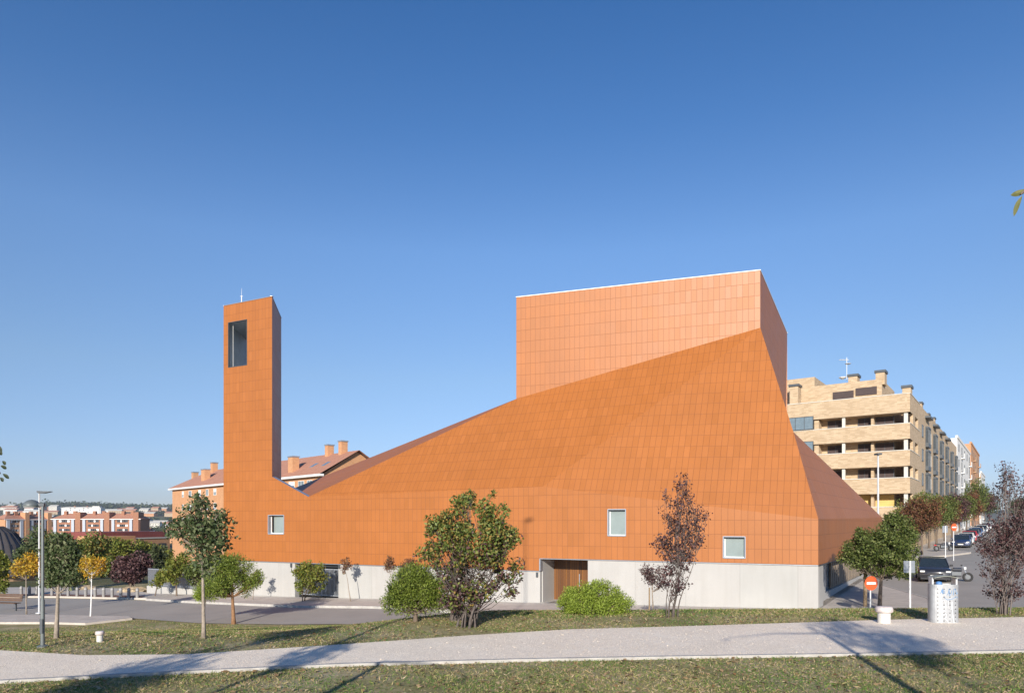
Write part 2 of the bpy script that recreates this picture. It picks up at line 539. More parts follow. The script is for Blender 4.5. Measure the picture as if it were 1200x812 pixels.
# gravel path across the foreground (measured on the photo: near edge, far edge)
far_e = [(-15.5, 15.2), (-10.4, 14.2), (-8.4, 13.65), (-6.4, 13.7), (-3.6, 14.75), (-0.9, 15.9), (1.4, 16.7), (4.1, 17.1), (7, 17.6), (9.7, 18.1), (13.6, 18.5), (20, 19.0), (34, 19.6)]
near_e = [(-15.5, 9.6), (-8.4, 11.4), (-5.8, 12.05), (-3.1, 12.65), (0, 13.0), (3.3, 13.25), (7, 13.45), (10.1, 13.7), (16, 14.0), (34, 14.3)]
drape('gravel_path', near_e + far_e[::-1], 0.035, M_gravel, 0.7)
ribbon('path_kerb', near_e, 0.10, 0.055, M_kerb)

# street in front of the church; left part in view
vd = Vector((597, 815)).normalized(); vn = Vector((vd.y, -vd.x))
def st(a, b):        # a along the street from the brown block's corner, b to the right of its facade
    p = Vector((43.5, 76.0)) + vd * a + vn * b
    return (p.x, p.y)
def wavy(seq): return seq
road_l = GP((-260, 716), (-60, 727), (54, 722.6), (150, 724.5), (235, 730.5), (330, 732), (400, 731.5)) + [(-5.0, 31.8), (-1.5, 29.5), (6, 28.8), (13.5, 28.2), (22, 27.5), (45, 26.5), (120, 26)]
road_far = [(120, 45), (95, 60), st(-2, 17), st(-2, 5.2)] + GP((1138, 649), (1110, 652.6), (1076, 655.2)) + [(27.5, 57.6), (22.5, 57.5), (20.2, 55.5), (23.5, 47.0), (21.0, 34.6), (19.0, 30.6), (14.9, 29.6), (5, 33.0), (-1, 34.9)] + GP((440, 713.0), (345, 711.8), (222, 706.5), (172, 703.6), (68, 701.2), (-60, 700.5), (-260, 696))
drape('street', road_l + road_far, 0.03, M_asph, 1.5)
# the street running away uphill on the right
drape('side_street', [st(-3, 3.2), st(420, 3.2), st(420, 17), st(-3, 17)], 0.055, M_asph, 3.0)
drape('block_pavement', GP((1076, 654.8), (1110, 652.2), (1138, 648.6)) + [st(-2, 5.0), st(1, 3.1), st(420, 3.1), st(420, -0.5), st(0, -0.5), (8, 102), (2, 96), (20.8, 59.8), (27.5, 58.5)], 0.16, M_pave, 3.0, kerb=0.3)
drape('far_pavement', [st(-10, 17.1), st(420, 17.1), st(420, 23), st(-10, 23)], 0.16, M_pave, 3.0, kerb=0.3)
# pavement along the church (behind it hidden ground too)
VL, VR, VS = -1030.0, -1030.0, 1142.0
YC = 32.0
def onplane(p0, Y0, v, px):
    return Y0 * (p0 - v) / (px - v)
YK = onplane(959, YC, VR, 636)
def LY(px): return onplane(636, YK, VL, px)     # depth of the left facade plane at a photo column
def RY(px): return onplane(959, YC, VR, px)
def SY(px): return YC * (VS - 959) / (VS - px)
def PL(px, py): return W(px, py, LY(px))
def PR(px, py): return W(px, py, RY(px))
def PS(px, py): return W(px, py, SY(px))
sw = [tuple(PL(175, 612)[:2]), tuple(PL(262, 612)[:2]), tuple(PL(636, 612)[:2]), tuple(PR(959, 612)[:2]), tuple(PS(1034, 612)[:2])]
side = GP((172, 703.8), (222, 706.7), (345, 712.0), (440, 713.2)) + [(-1, 34.8), (5, 32.9), (14.9, 29.7), (19.0, 30.7), (20.8, 34.8), (23.3, 47.2), (27.0, 60.0)]
drape('church_pavement', sw[::-1] + side, 0.15, M_pave, 1.5, kerb=0.3)
ribbon('street_kerb', side[:4] + side[4:12], 0.16, 0.165, M_kerb)
# pale plaza with trees at the left
drape('plaza', GP((-200, 731), (60, 731), (100, 732.2), (155, 726), (150, 724), (54, 722), (-60, 726.5), (-200, 722)), 0.11, M_pave, 1.0, kerb=0.2)
drape('far_plaza', GP((-150, 699.5), (68, 700.3), (172, 702.7), (176, 697), (150, 691), (60, 689.5), (-150, 690)), 0.13, M_pave, 1.5, kerb=0.2)
drape('red_paver_strip', GP((-20, 699.3), (60, 699.8), (120, 701.2), (165, 702.4), (170, 700.6), (120, 699.4), (60, 698.2), (-20, 697.5)), 0.16, M_redpave, 1.5)

# ------------------------------------------------------------------ the church
def ubox(name, fr, u0, u1, v0, v1, z0, z1, mat, parent, label=None):
    """box whose faces carry a metric UV map, so brickwork has its true size"""
    bm = bmesh.new()
    m = MB().box(fr, u0, u1, v0, v1, z0, z1)
    vs = [bm.verts.new(p) for p in m.v]
    for f in m.f: bm.faces.new([vs[i] for i in f])
    bmesh.ops.recalc_face_normals(bm, faces=bm.faces)
    uvl = bm.loops.layers.uv.new('UVMap')
    for f in bm.faces:
        n = f.normal
        for l in f.loops:
            d = l.vert.co - fr.o; a = d.dot(fr.u); b = d.dot(fr.v)
            if abs(n.z) > 0.7: l[uvl].uv = (a, b)
            elif abs(n.dot(fr.u)) > 0.7: l[uvl].uv = (b, l.vert.co.z)
            else: l[uvl].uv = (a, l.vert.co.z)
    me = bpy.data.meshes.new(name); bm.to_mesh(me); bm.free(); me.materials.append(mat)
    o = link(name, me, parent)
    if label: o['label'] = label
    return o

church = empty('church', tuple(PR(959, 612)[:2]) + (H(14, 31),), 'angular church clad in orange terracotta tiles with a slim bell tower and white base', 'church')

def panel(name, pts, mat, parent, o=None, u=None, holes=(), label=None, thick=0.0, v=None):
    """flat polygon in space with a UV map in metres; holes are (u0, u1, v0, v1)"""
    pts = [Vector(p) for p in pts]
    o = Vector(o if o is not None else pts[0])
    nrm = Vector((0, 0, 0))
    for i in range(len(pts)):
        a, b = pts[i], pts[(i + 1) % len(pts)]
        nrm += (a - o).cross(b - o)
    nrm.normalize()
    u = Vector(u) if u is not None else Vector((0, 0, 1)).cross(nrm)
    u = (u - nrm * u.dot(nrm)).normalized()
    vv = nrm.cross(u)
    if vv.z < 0: vv = -vv
    bm = bmesh.new(); bm.faces.new([bm.verts.new(p) for p in pts])
    for (u0, u1, v0, v1) in holes:
        for c, d in ((u0, u), (u1, u), (v0, vv), (v1, vv)):
            bmesh.ops.bisect_plane(bm, geom=bm.verts[:] + bm.edges[:] + bm.faces[:], plane_co=o + d * c, plane_no=d)
    kill = []
    for f in bm.faces:
        c = f.calc_center_median() - o
        if any(u0 < c.dot(u) < u1 and v0 < c.dot(vv) < v1 for (u0, u1, v0, v1) in holes): kill.append(f)
    if kill: bmesh.ops.delete(bm, geom=kill, context='FACES')
    uvl = bm.loops.layers.uv.new('UVMap')
    for f in bm.faces:
        for l in f.loops:
            d = l.vert.co - o; l[uvl].uv = (d.dot(u), d.dot(vv))
    if thick:
        # solid sheet: back side and edges keep the uv of the front
        r = bmesh.ops.solidify(bm, geom=bm.faces[:], thickness=thick)
        for f in bm.faces:
            for l in f.loops:
                d = l.vert.co - o; l[uvl].uv = (d.dot(u), d.dot(vv))
    me = bpy.data.meshes.new(name); bm.to_mesh(me); bm.free()
    me.materials.append(mat)
    ob = link(name, me, parent)
    if label: ob['label'] = label
    return ob

zL = ZC - 2.66       # underside of the left cladding
zR = ZC - 1.96       # underside of the right cladding
def at_z(p, z): return Vector((p.x, p.y, z))
Kx = 636.0
# --- key points
A = W(891, 384, 38.5)
K = PL(Kx, 570)
Cn = PR(959, 608)
Wp = PL(361.5, 582)
n2 = (Wp - K).cross(A - K)
def ray_plane(px, py, p, n):
    d = Vector(((px - 600) / F_PX, 1, -(py - HOR) / F_PX)); o = Vector((0, 0, ZC))
    return o + d * ((Vector(p) - o).dot(n) / d.dot(n))
B = ray_plane(605, 467.3, K, n2)
n1 = (Cn - K).cross(A - K)
Fp = ray_plane(929.8, 506, K, n1)
Dn = PS(1034, 606.5)
BR = W(922.5, 391, 51.4)
ztop = A.z + (384 - 317) / F_PX * 38.5
BRl = W(921, 500, 51.4)
U3 = W(343, 572.5, 57)

uL = (PL(636, 612) - PL(262, 612)).normalized()
uR = (PR(959, 612) - PR(636, 612)).normalized()
oL = at_z(PL(262, 612), zL)
oR = at_z(PR(959, 612), zR)
uS = (PS(1034, 612) - PS(959, 612)).normalized()
def uvL(px, py): p = PL(px, py) - oL; return p.dot(uL), p.z
def uvR(px, py): p = PR(px, py) - oR; return p.dot(uR), p.z
def hole(f, x0, x1, y0, y1):
    a = f(x0, y1); b = f(x1, y0); return (a[0], b[0], a[1], b[1])

h1 = hole(uvL, 314.6, 333.0, 603.2, 625.6)
hb = hole(uvL, 267.3, 289.6, 374.0, 431.0)
h2 = hole(uvR, 712.3, 733.6, 596.3, 627.8)
h3 = hole(uvR, 847.4, 873.6, 628.4, 653.6)

TR_top = PL(318.3, 347.6); TL_top = at_z(PL(262, 362), TR_top.z)
TRx = PL(318.8, 558.4)
left_pts = [at_z(PL(262, 612), zL), at_z(PL(632, 612), zL), PL(632, 655), PL(Kx, 655), K, Wp, TRx, at_z(PL(318.3, 612), TR_top.z), TL_top]
left_pts[7] = at_z(TRx, TR_top.z)
tw_part = empty('bell_tower', at_z(PL(262, 612), H(-20, 49))); tw_part.parent = church; tw_part.location = tw_part.location - church.location
panel('facade_cladding', left_pts, M_tile, church, oL, uL, [h1, hb])
right_pts = [at_z(PR(Kx, 612), zR), oR, Cn, K, ]
panel('facade_cladding', right_pts, M_tile, church, oR, uR, [h2, h3])
# side band
panel('side_cladding', [oR, at_z(Dn, zR), Dn, Cn], M_tile, church, oR, uS)
# roof facets
panel('roof_facet', [K, Cn, Fp, A], M_tile, church, Cn, uR)
panel('roof_facet', [Wp, K, A, B], M_tile, church, K, uL)
panel('roof_facet', [Cn, Dn, Fp], M_tile, church, Cn, uS)
panel('roof_facet', [Wp, B, U3], M_tile, church, Wp, None)
BLb = B + (BR - A); 
panel('roof_facet', [B, at_z(BLb, U3.z + 3.0), U3], M_tile, church, B, None)
panel('roof_facet', [A, Fp, BRl], M_tile, church, Fp, None)
panel('roof_facet', [Fp, Dn, BRl], M_tile, church, Fp, None)
Db = at_z(Dn, H(27, 54))
Lb = Vector((U3.x + 4, U3.y + 6, U3.z))
# back walls (seen only from behind)
mb = MB()
back = [Dn, BRl, at_z(BLb, U3.z + 3.0), U3]
for a, b in zip(back[:-1], back[1:]):
    mb.add([at_z(a, 0.0), at_z(b, 0.0), b, a], [(0, 1, 2, 3)])
mb.build('rear_wall', M_conc, church, recalc=False)

# lantern volume: four walls, flat roof, pale coping
lan = empty('lantern', at_z(A, A.z)); lan.parent = church; lan.location = lan.location - church.location
cA, cB, cBR, cBL = at_z(A, ztop), at_z(B, ztop), at_z(BR, ztop), at_z(BLb, ztop)
# nudge the walls 6 cm behind the roof ridge so that planes never coincide
inw = (cBR - cA).normalized() * 0.0
low = ZC + 5.0
uB = (cA - cB).normalized()
for nm, a, b, lo in (('lantern_wall', cB, cA, None), ('lantern_wall', cA, cBR, None), ('lantern_wall', cBR, cBL, low), ('lantern_wall', cBL, cB, low)):
    if nm and a is cB: pts = [at_z(B, B.z - 0.6), at_z(A, A.z - 0.6), cA, cB]
    elif a is cA: pts = [at_z(A, A.z), at_z(BR, BRl.z - 0.5), cBR, cA]
    elif a is cBR: pts = [at_z(BR, ZC + 3), at_z(BLb, ZC + 3), cBL, cBR]
    else: pts = [at_z(BLb, ZC + 3), at_z(B, B.z - 0.6), cB, cBL]
    if a is cA:
        # lower edge follows the ridge from A down to the hidden back corner
        pts = [A, BRl, cBR, cA]
    panel(nm, pts, M_tile, lan, cA if (a is cA or b is cA) else a, (b - a))
m = MB(); m.add([p - Vector((0, 0, 0.05)) for p in (cA, cB, cBL, cBR)], [(0, 1, 2, 3)]); m.build('flat_roof', M_conc, lan)
def coping(name, ring, wd, h0, h1, mat, parent):
    m = MB()
    n = len(ring)
    for i in range(n):
        a, b = ring[i], ring[(i + 1) % n]
        if (b - a).length < 0.05: continue
        fr = Fr(at_z(a, 0), (b - a)); L = (at_z(b, 0) - at_z(a, 0)).length
        m.box(fr, -0.02, L + 0.02, -0.02, wd, a.z + h0, a.z + h1)
    return m.build(name, mat, parent)
coping('coping', [cB, cA, cBR, cBL], 0.18, 0.004, 0.05, M_white, lan)

# --- bell tower: the front is part of the facade sheet; sides, back, top and the belfry tunnel are built here
bd = W(329.6, 370, 52.2) - at_z(TRx, TR_top.z); bd.z = 0
tFL = TL_top; tFR = at_z(TRx, TR_top.z); tBR = tFR + bd; tBL = tFL + bd
zt = TR_top.z
zb_front = TRx.z
def tz(p, z): return at_z(p, z)
panel('tower_side', [tz(tFR, zL + 2.0), tz(tBR, zL + 2.0), tBR, tFR], M_tile, tw_part, tz(tFR, zL), bd)
panel('tower_side', [tz(tBL, zL - 3), tz(tFL, zL), tFL, tBL], M_tile, tw_part, tz(tFL, zL), bd)
hbb = hb
bdt = bd + uL * 0.62
panel('tower_back', [tz(tBL, zL - 3), tz(tBR, zL - 3), tBR, tBL], M_tile, tw_part, oL + bdt, uL, [hbb])
# tunnel lining
u0, u1, v0, v1 = hb
c00 = oL + uL * u0 + Vector((0, 0, v0)); c10 = oL + uL * u1 + Vector((0, 0, v0)); c11 = oL + uL * u1 + Vector((0, 0, v1)); c01 = oL + uL * u0 + Vector((0, 0, v1))
M_lining = plain('belfry_lining', (0.34, 0.38, 0.42), 0.7, var=0.12, scale=2.5)
m = MB()
for a, b in ((c00, c10), (c10, c11), (c11, c01), (c01, c00)):
    m.add([a, b, b + bdt, a + bdt], [(0, 1, 2, 3)])
m.build('belfry', M_lining, tw_part, recalc=False)
m = MB()
pr = Vector((0, 0, 0)) - uL.cross(Vector((0, 0, 1))) * 0
e = 0.04
frL = Fr(at_z(oL, 0), uL)
for (a0, a1, b0, b1) in ((u0, u0 + e, v0, v1), (u0, u1, v1 - e, v1), (u0, u1, v0, v0 + e), (u1 - e, u1, v0, v1)):
    m.box(frL, a0, a1, -0.01, 0.12, zL + b0, zL + b1)
m.build('belfry_trim', M_darkmetal, tw_part)
m = MB()
# thin rods inside the opening, as for a bell frame
for k in (0.10,):
    m.tube([frL.P(u0 + k, 0.35, zL + v0), frL.P(u0 + k, 0.35, zL + v1)], 0.012, 6)
m.build('rail', M_white, tw_part)
coping('coping', [tFL, tFR, tBR, tBL], 0.12, 0.004, 0.04, M_galv, tw_part)
m = MB(); m.add([p - Vector((0, 0, 0.04)) for p in (tFL, tFR, tBR, tBL)], [(0, 1, 2, 3)]); m.build('flat_roof', M_conc, tw_part)
m = MB()
rp = tFL.lerp(tFR, 0.30) + bd * 0.3
m.tube([rp - Vector((0, 0, .1)), rp + Vector((0, 0, 1.0))], [0.035, 0.03], 6); m.tube([rp + Vector((0, 0, 1.0)), rp + Vector((0, 0, 1.55))], [0.012, 0.006], 5)
m.tube([rp + Vector((-.1, 0, 0.98)), rp + Vector((.1, 0, 0.98))], 0.015, 5)
m.build('lightning_rod', M_white, tw_part)

# parapet thickness of the low wall between tower and nave
tin = Vector((-uL.y, uL.x, 0)) * 0.35
m = MB()
a, b = TRx + Vector((0, 0, 0)), Wp
m.add([a, b, b + tin, a + tin, a + tin - Vector((0, 0, 2.2)), b + tin - Vector((0, 0, 2.2))], [(0, 1, 2, 3), (3, 2, 5, 4)])
m.build('parapet_top', M_galv, church, recalc=False)
m = MB()
q0, q1 = at_z(TRx, TRx.z - 2.4) + tin, at_z(Wp, Wp.z - 1.2) + tin
m.add([q0, q1, q1 + tin * 20, q0 + tin * 20], [(0, 1, 2, 3)])
m.build('low_roof', M_conc, church, recalc=False)

# --- concrete base
frR = Fr(at_z(PR(Kx, 612), 0), uR)
def uL_of(px): return (at_z(PL(px, 612), 0) - at_z(oL, 0)).dot(uL)
def uR_of(px): return (at_z(PR(px, 612), 0) - frR.o).dot(uR)
m = MB()
g0, g1 = uL_of(345), uL_of(396)
e1 = uL_of(632.5)
rec = 0.05
gz = lambda u: H(*(frL.P(u, 0, 0))[:2])
gtop = ZC - (662.5 - HOR) / F_PX * LY(385)
ubox('base_wall', frL, 0.0, g0, rec, 0.45, -1.5, zL - 0.004, M_concp, church)
ubox('base_wall', frL, g1, e1, rec, 0.45, -1.5, zL - 0.004, M_concp, church)
# panel joints of the concrete: thin shadow gaps modelled as grooves standing 0 proud are left to the material
m = MB(); m.box(frL, 0.0, e1, 0.02, 0.5, zL - 0.003, zL + 0.10); 
m2 = MB(); m2.box(frL, -0.0, e1, -0.012, 0.09, zL - 0.045, zL - 0.006); m2.build('drip_trim', M_galv, church)
# gate recess in the left part
gr = empty('gate', frL.P((g0 + g1) / 2, 0.6, H(-12, 45) + .15)); gr.parent = church; gr.location = gr.location - church.location
m = MB()
m.box(frL, g0 - 0.2, g1 + 0.2, 3.5, 3.7, -1, zL - 0.01)
m.box(frL, g0 - 0.25, g0 - 0.002, 0.46, 3.6, -1, zL - 0.01)
m.box(frL, g1 + 0.002, g1 + 0.25, 0.46, 3.6, -1, zL - 0.01)
m.box(frL, g0 - 0.2, g1 + 0.2, 0.46, 3.6, zL - 0.25, zL - 0.012)
m.build('porch', M_darkmetal, church)
m = MB()
gzz = H(-12, 45) + 0.15
for k in range(int((g1 - g0) / 0.11)):
    u = g0 + 0.06 + k * 0.11
    m.box(frL, u - 0.02, u + 0.02, 0.58, 0.63, gzz + 0.08, zL - 0.42)
m.build('bars', M_galv, gr)
m = MB()
m.box(frL, g0, g1, 0.57, 0.64, gzz + 0.04, gzz + 0.11)
m.box(frL, g0, g1, 0.57, 0.64, zL - 0.45, zL - 0.38)
for u in (g0, (g0 + g1) / 2 - 0.04, g1 - 0.08): m.box(frL, u, u + 0.08, 0.56, 0.65, gzz, zL - 0.38)
m.build('gate_frame', M_galv, gr)

# right base with door recess
d0, d1 = uR_of(632.5), uR_of(688.5)
eC = uR_of(958.8)
zdoor = H(2, 37) + 0.15
m = MB()
ubox('base_wall', frR, d1, eC, rec, 0.45, -1.5, zR - 0.004, M_concp, church)
m = MB(); m.box(frR, d0 - 0.0, eC, -0.012, 0.09, zR - 0.045, zR - 0.006)
m.box(frR, d0 - 0.02, d0 + 0.05, -0.03, 0.3, zL - 0.006, zR - 0.046)
m.build('drip_trim', M_galv, church)
rd = 1.9
m = MB()
m.box(frR, d0 - 0.4, d0 - 0.002 + 0.05, 0.31, rd + 0.2, -1, zR - 0.02)     # left reveal
m.box(frR, d1 + 0.002, d1 + 0.4, 0.46, rd + 0.2, -1, zR - 0.02)
m.box(frR, d0 + 0.05, d1, 0.10, rd + 0.2, zR - 0.046 + 0.01, zR + 0.1)     # soffit
m.build('porch_wall', M_conc, church)
M_wood = tile_mat('oiled_wood_boards', (0.11, 0.040, 0.008), (0.25, 0.098, 0.017), (0.03, 0.012, 0.005), 0.14, 6.0, 0.008, 0.45, bump=0.5)
dr = empty('wooden_door', frR.P((d0 + d1) / 2, rd, zdoor)); dr.parent = church; dr.location = dr.location - church.location
def pnl_fr(name, fr, u0, u1, z0, z1, v, mat, parent, o=None):
    return panel(name, [fr.P(u0, v, z0), fr.P(u1, v, z0), fr.P(u1, v, z1), fr.P(u0, v, z1)], mat, parent, fr.P(0, v, 0) if o is None else o, fr.u)
dm = (d0 + d1) / 2 + 0.35
pnl_fr('door_leaf', frR, d0 + 0.052, dm - 0.004, zdoor, zR - 0.05, rd, M_wood, dr)
pnl_fr('door_leaf', frR, dm + 0.004, d1 - 0.002, zdoor, zR - 0.05, rd + 0.001, M_wood, dr)
m = MB(); m.box(frR, dm - 0.14, dm - 0.10, rd - 0.07, rd - 0.03, zdoor + 0.8, zdoor + 1.5); m.box(frR, dm - 0.14, dm - 0.10, rd - 0.04, rd, zdoor + 0.85, zdoor + 0.88); m.box(frR, dm - 0.14, dm - 0.10, rd - 0.04, rd, zdoor + 1.42, zdoor + 1.45)
m.build('handle', M_galv, dr)
m = MB(); m.box(frR, d0 - 0.3, d1 + 0.3, 0.12, rd + 0.1, zdoor - 0.6, zdoor); m.build('door_step', M_kerb, church)

# wall boxes beside the doors
for (fr, u, z) in ((frR, d0 - 0.16, zL - 0.22), (frL, g0 - 0.28, zL - 0.2), (frL, g1 + 0.12, zL - 0.16)):
    m = MB(); m.box(fr, u - 0.05, u + 0.05, -0.06, 0.06, z - 0.13, z + 0.13)
    m.build('wall_camera', M_darkmetal, church, bevel=0.01)

# windows
def window(fr, base, hl, z00, mat_glass):
    u0, u1, v0, v1 = hl
    o0 = (base - fr.o).dot(fr.u)
    u0 += o0; u1 += o0; z0 = z00 + v0; z1 = z00 + v1
    wd = MB()
    we = empty('window', fr.P((u0 + u1) / 2, 0, z0)); we.parent = church; we.location = we.location - church.location
    t = 0.032; dp = 0.30
    m = MB()
    m.box(fr, u0 - 0.01, u0 + t, -0.05, dp, z0, z1); m.box(fr, u1 - t, u1 + 0.01, -0.05, dp, z0, z1)
    m.box(fr, u0 + t, u1 - t, -0.05, dp, z1 - t, z1 + 0.01); m.box(fr, u0 + t, u1 - t, -0.05, dp, z0 - 0.01, z0 + t)
    m.build('frame', M_frame, we)
    m = MB(); s = 0.035
    a0, a1, c0, c1 = u0 + t + 0.001, u1 - t - 0.001, z0 + t + 0.001, z1 - t - 0.001
    m.box(fr, a0, a0 + s, dp - .08, dp - .01, c0, c1); m.box(fr, a1 - s, a1, dp - .08, dp - .01, c0, c1)
    m.box(fr, a0 + s, a1 - s, dp - .08, dp - .01, c0, c0 + s); m.box(fr, a0 + s, a1 - s, dp - .08, dp - .01, c1 - s, c1)
    m.build('sash', M_white, we)
    m = MB(); m.box(fr, a0 + s, a1 - s, dp - 0.05, dp - 0.03, c0 + s, c1 - s); m.build('pane', mat_glass, we)
    m = MB(); m.box(fr, u0, u1, dp, dp + 0.05, z0, z1); m.build('blind', M_blind, we)
M_fglass = plain('frosted_glass', (0.25, 0.30, 0.295), 0.25, 0.0, var=0.10, scale=1.2, spec=0.6)
M_blind = plain('window_backing', (0.3, 0.32, 0.32), 0.8)
window(frL, at_z(oL, 0), h1, zL, M_fglass)
window(frR, at_z(oR, 0), h2, zR, M_fglass)
window(frR, at_z(oR, 0), h3, zR, M_fglass)

# side base: stepped back under the cladding, glazed strip and timber screens
frS = Fr(at_z(oR, 0), uS)
m = MB()
m.box(frS, -0.0 + 0.45, 1.55, 0.05, 0.45, -1.5, zR - 0.004)
m.build('side_base_wall', M_conc, church)
m = MB(); m.box(frS, 1.55, 4.0, 0.35, 0.7, -1.5, zR - 0.012); m.box(frS, 4.0, 23, 0.35, 0.7, -1.5, zR - 1.6); m.build('side_base_wall', M_conc, church)
m = MB(); m.box(frS, 4.0, 23, 0.5, 0.55, zR - 1.6, zR - 0.01); m.build('side_glazing', plain('grey_glass', (0.2, 0.23, 0.25), 0.1, var=0.1), church)
m = MB()
for k in range(26):
    u = 5.8 + k * 0.62
    m.box(frS, u, u + 0.45, 0.38, 0.46, zR - 1.55, zR - 0.05)
m.build('timber_screen', plain('weathered_timber', (0.24, 0.19, 0.14), 0.8, var=0.3, scale=5), church)
m = MB(); m.box(frS, 0.09, 23.2, -0.01, 0.75, zR - 0.04, zR - 0.008); m.build('soffit', M_darkmetal, church)

# tower ground part, left side wall down to the ground, and rear
m = MB(); m.add([tz(tFL, -1), tz(tBL, -1), tz(tBL, zL), tz(tFL, zL)], [(0, 1, 2, 3)]); m.build('base_wall', M_conc, church, recalc=False)

# ------------------------------------------------------------------ vegetation
def rand_dirs(n):
    v = RNG.normal(size=(n, 3)); return v / np.linalg.norm(v, axis=1)[:, None]

def leaves(cent, size, aspect=0.55, up=0.3, jit=0.35, fold=0.15, dirs=None):
    """one folded leaf per centre: returns (N*4, 3)"""
    n = len(cent)
    d = rand_dirs(n) if dirs is None else dirs
    nr = rand_dirs(n); nr[:, 2] += up
    nr /= np.linalg.norm(nr, axis=1)[:, None]
    d = d - nr * np.sum(d * nr, axis=1)[:, None]
    d /= (np.linalg.norm(d, axis=1)[:, None] + 1e-9)
    s = np.cross(nr, d)
    L = size * (1 + jit * RNG.uniform(-1, 1, n))[:, None]
    Wd = L * aspect
    p0 = cent - d * L * 0.5; p2 = cent + d * L * 0.5
    p1 = cent + s * Wd * 0.5 + nr * L * fold - d * L * 0.06; p3 = cent - s * Wd * 0.5 + nr * L * fold - d * L * 0.06
    out = np.empty((n, 4, 3)); out[:, 0] = p0; out[:, 1] = p1; out[:, 2] = p2; out[:, 3] = p3
    return out.reshape(-1, 3)

def tree(name, base, lobes, label, cat='tree', lmat=None, bmat=None, trunk_r=0.08, stems=None, leaf=0.10, n_leaf=3000,
         clump=0.35, n_clump=60, group=None, trunk_top=0.55, twig_r=0.008, sparse=0.0, flat=0.8, aspect=0.55, up=0.3,
         along=0.0, stem_spread=0.1, lean=(0, 0), aniso=1.0, extra_mat=None, extra_frac=0.0, extra_low=None, needle=False, leafdir=None):
    """lobes: (centre Vector, rx, rz) blobs the crown fills (ry = rx*flat). Branches grow from the trunk to each clump."""
    base = Vector(base)
    root = empty(name, base, label, cat, group)
    rnd = random.Random(hash((round(base.x, 2), round(base.y, 2), name)) & 0xffff)
    areas = [rx * rz for _, rx, rz in lobes]
    tot = sum(areas)
    clumps = []
    for (c, rx, rz), a in zip(lobes, areas):
        k = max(1, int(round(n_clump * a / tot)))
        for _ in range(k):
            while True:
                q = Vector((rnd.uniform(-1, 1), rnd.uniform(-1, 1), rnd.uniform(-1, 1)))
                if q.length <= 1: break
            q = q * (0.55 + 0.4 * rnd.random()) / max(q.length, 0.3) * min(1, q.length + 0.25)
            p = Vector((c.x + q.x * rx, c.y + q.y * rx * flat, c.z + q.z * rz))
            r = clump * (0.6 + 0.8 * rnd.random())
            clumps.append((p, min(r, rx * 0.7)))
    zmin = min(c.z - rz for c, rx, rz in lobes); zmax = max(c.z + rz for c, rx, rz in lobes)
    cx = sum(c.x * a for (c, _, _), a in zip(lobes, areas)) / tot
    cy = sum(c.y * a for (c, _, _), a in zip(lobes, areas)) / tot
    m = MB()
    # trunk / stems
    stem_lines = []
    if stems is None: stems = 1
    for s in range(stems):
        if stems == 1:
            top = Vector((cx, cy, zmin + (zmax - zmin) * trunk_top)); b0 = base.copy(); r0 = trunk_r
        else:
            an = 2 * math.pi * (s + rnd.random() * 0.5) / stems
            tgt = rnd.choice(clumps)[0]
            b0 = base + Vector((math.cos(an), math.sin(an), 0)) * stem_spread * rnd.random()
            k = 0.45 + 0.5 * rnd.random()
            k = 0.75 + 0.22 * rnd.random(); top = base.lerp(tgt, k); top.z = max(top.z, base.z + 0.35 * (zmax - base.z))
            r0 = trunk_r * (0.5 + 0.6 * rnd.random())
        pts = []; nseg = 7
        wob = Vector((rnd.uniform(-1, 1), rnd.uniform(-1, 1), 0)) * (top - b0).length * 0.02
        for i in range(nseg + 1):
            t = i / nseg
            p = b0.lerp(top, t)
            # start vertical, then bend to the crown centre
            p.x = b0.x + (top.x - b0.x) * (t ** 1.3); p.y = b0.y + (top.y - b0.y) * (t ** 1.3)
            p += wob * math.sin(t * 6.0)
            pts.append(p)
        rads = [r0 * (1.25 if i == 0 else 1.0) * (1 - 0.72 * i / nseg) for i in range(nseg + 1)]
        pts[0] = pts[0] - Vector((0, 0, 0.12))
        m.tube(pts, rads, 7)
        stem_lines.append((pts, rads))
    segs = []
    for (p, r) in clumps:
        pts, rads = rnd.choice(stem_lines)
        zt = p.z - (p - Vector((pts[-1].x, pts[-1].y, p.z))).length * 0.8 - 0.1 * rnd.random()
        zt = max(zt, zmin + 0.0 if stems == 1 else base.z + 0.2)
        # nearest trunk point below
        i = min(range(len(pts)), key=lambda j: abs(pts[j].z - zt) + (0 if j > 0 else 0.2))
        s = pts[i]; rs = rads[i] * 0.42
        mid = s.lerp(p, 0.5) + Vector((0, 0, -(p - s).length * 0.08)) + Vector((rnd.uniform(-1, 1), rnd.uniform(-1, 1), rnd.uniform(-1, 1))) * (p - s).length * 0.06
        m.tube([s, s.lerp(mid, 0.55), mid, mid.lerp(p, 0.5) + Vector((0, 0, 0.01)), p], [rs, max(rs * 0.75, twig_r), max(rs * 0.5, twig_r), max(rs * 0.35, twig_r * 0.8), twig_r * 0.6], 4, cap=False)
        segs.append((mid, p))
        for _ in range(2):
            e = p + Vector((rnd.uniform(-1, 1), rnd.uniform(-1, 1), rnd.uniform(-0.5, 1))) * r * 0.9
            m.tube([mid.lerp(p, 0.6), e], [twig_r * 0.8, twig_r * 0.4], 3, cap=False)
            segs.append((mid.lerp(p, 0.6), e))
    m.build('trunk', bmat or M_bark, root, smooth=True, recalc=False)
    # leaves
    wts = np.array([r ** 2 for _, r in clumps]); wts /= wts.sum()
    C = np.array([tuple(p) for p, _ in clumps]); Rr = np.array([r for _, r in clumps])
    idx = RNG.choice(len(clumps), n_leaf, p=wts)
    g = rand_dirs(n_leaf) * (RNG.uniform(0, 1, n_leaf) ** 0.45)[:, None]
    g[:, 2] *= aniso
    P = C[idx] + g * Rr[idx][:, None] * 0.95
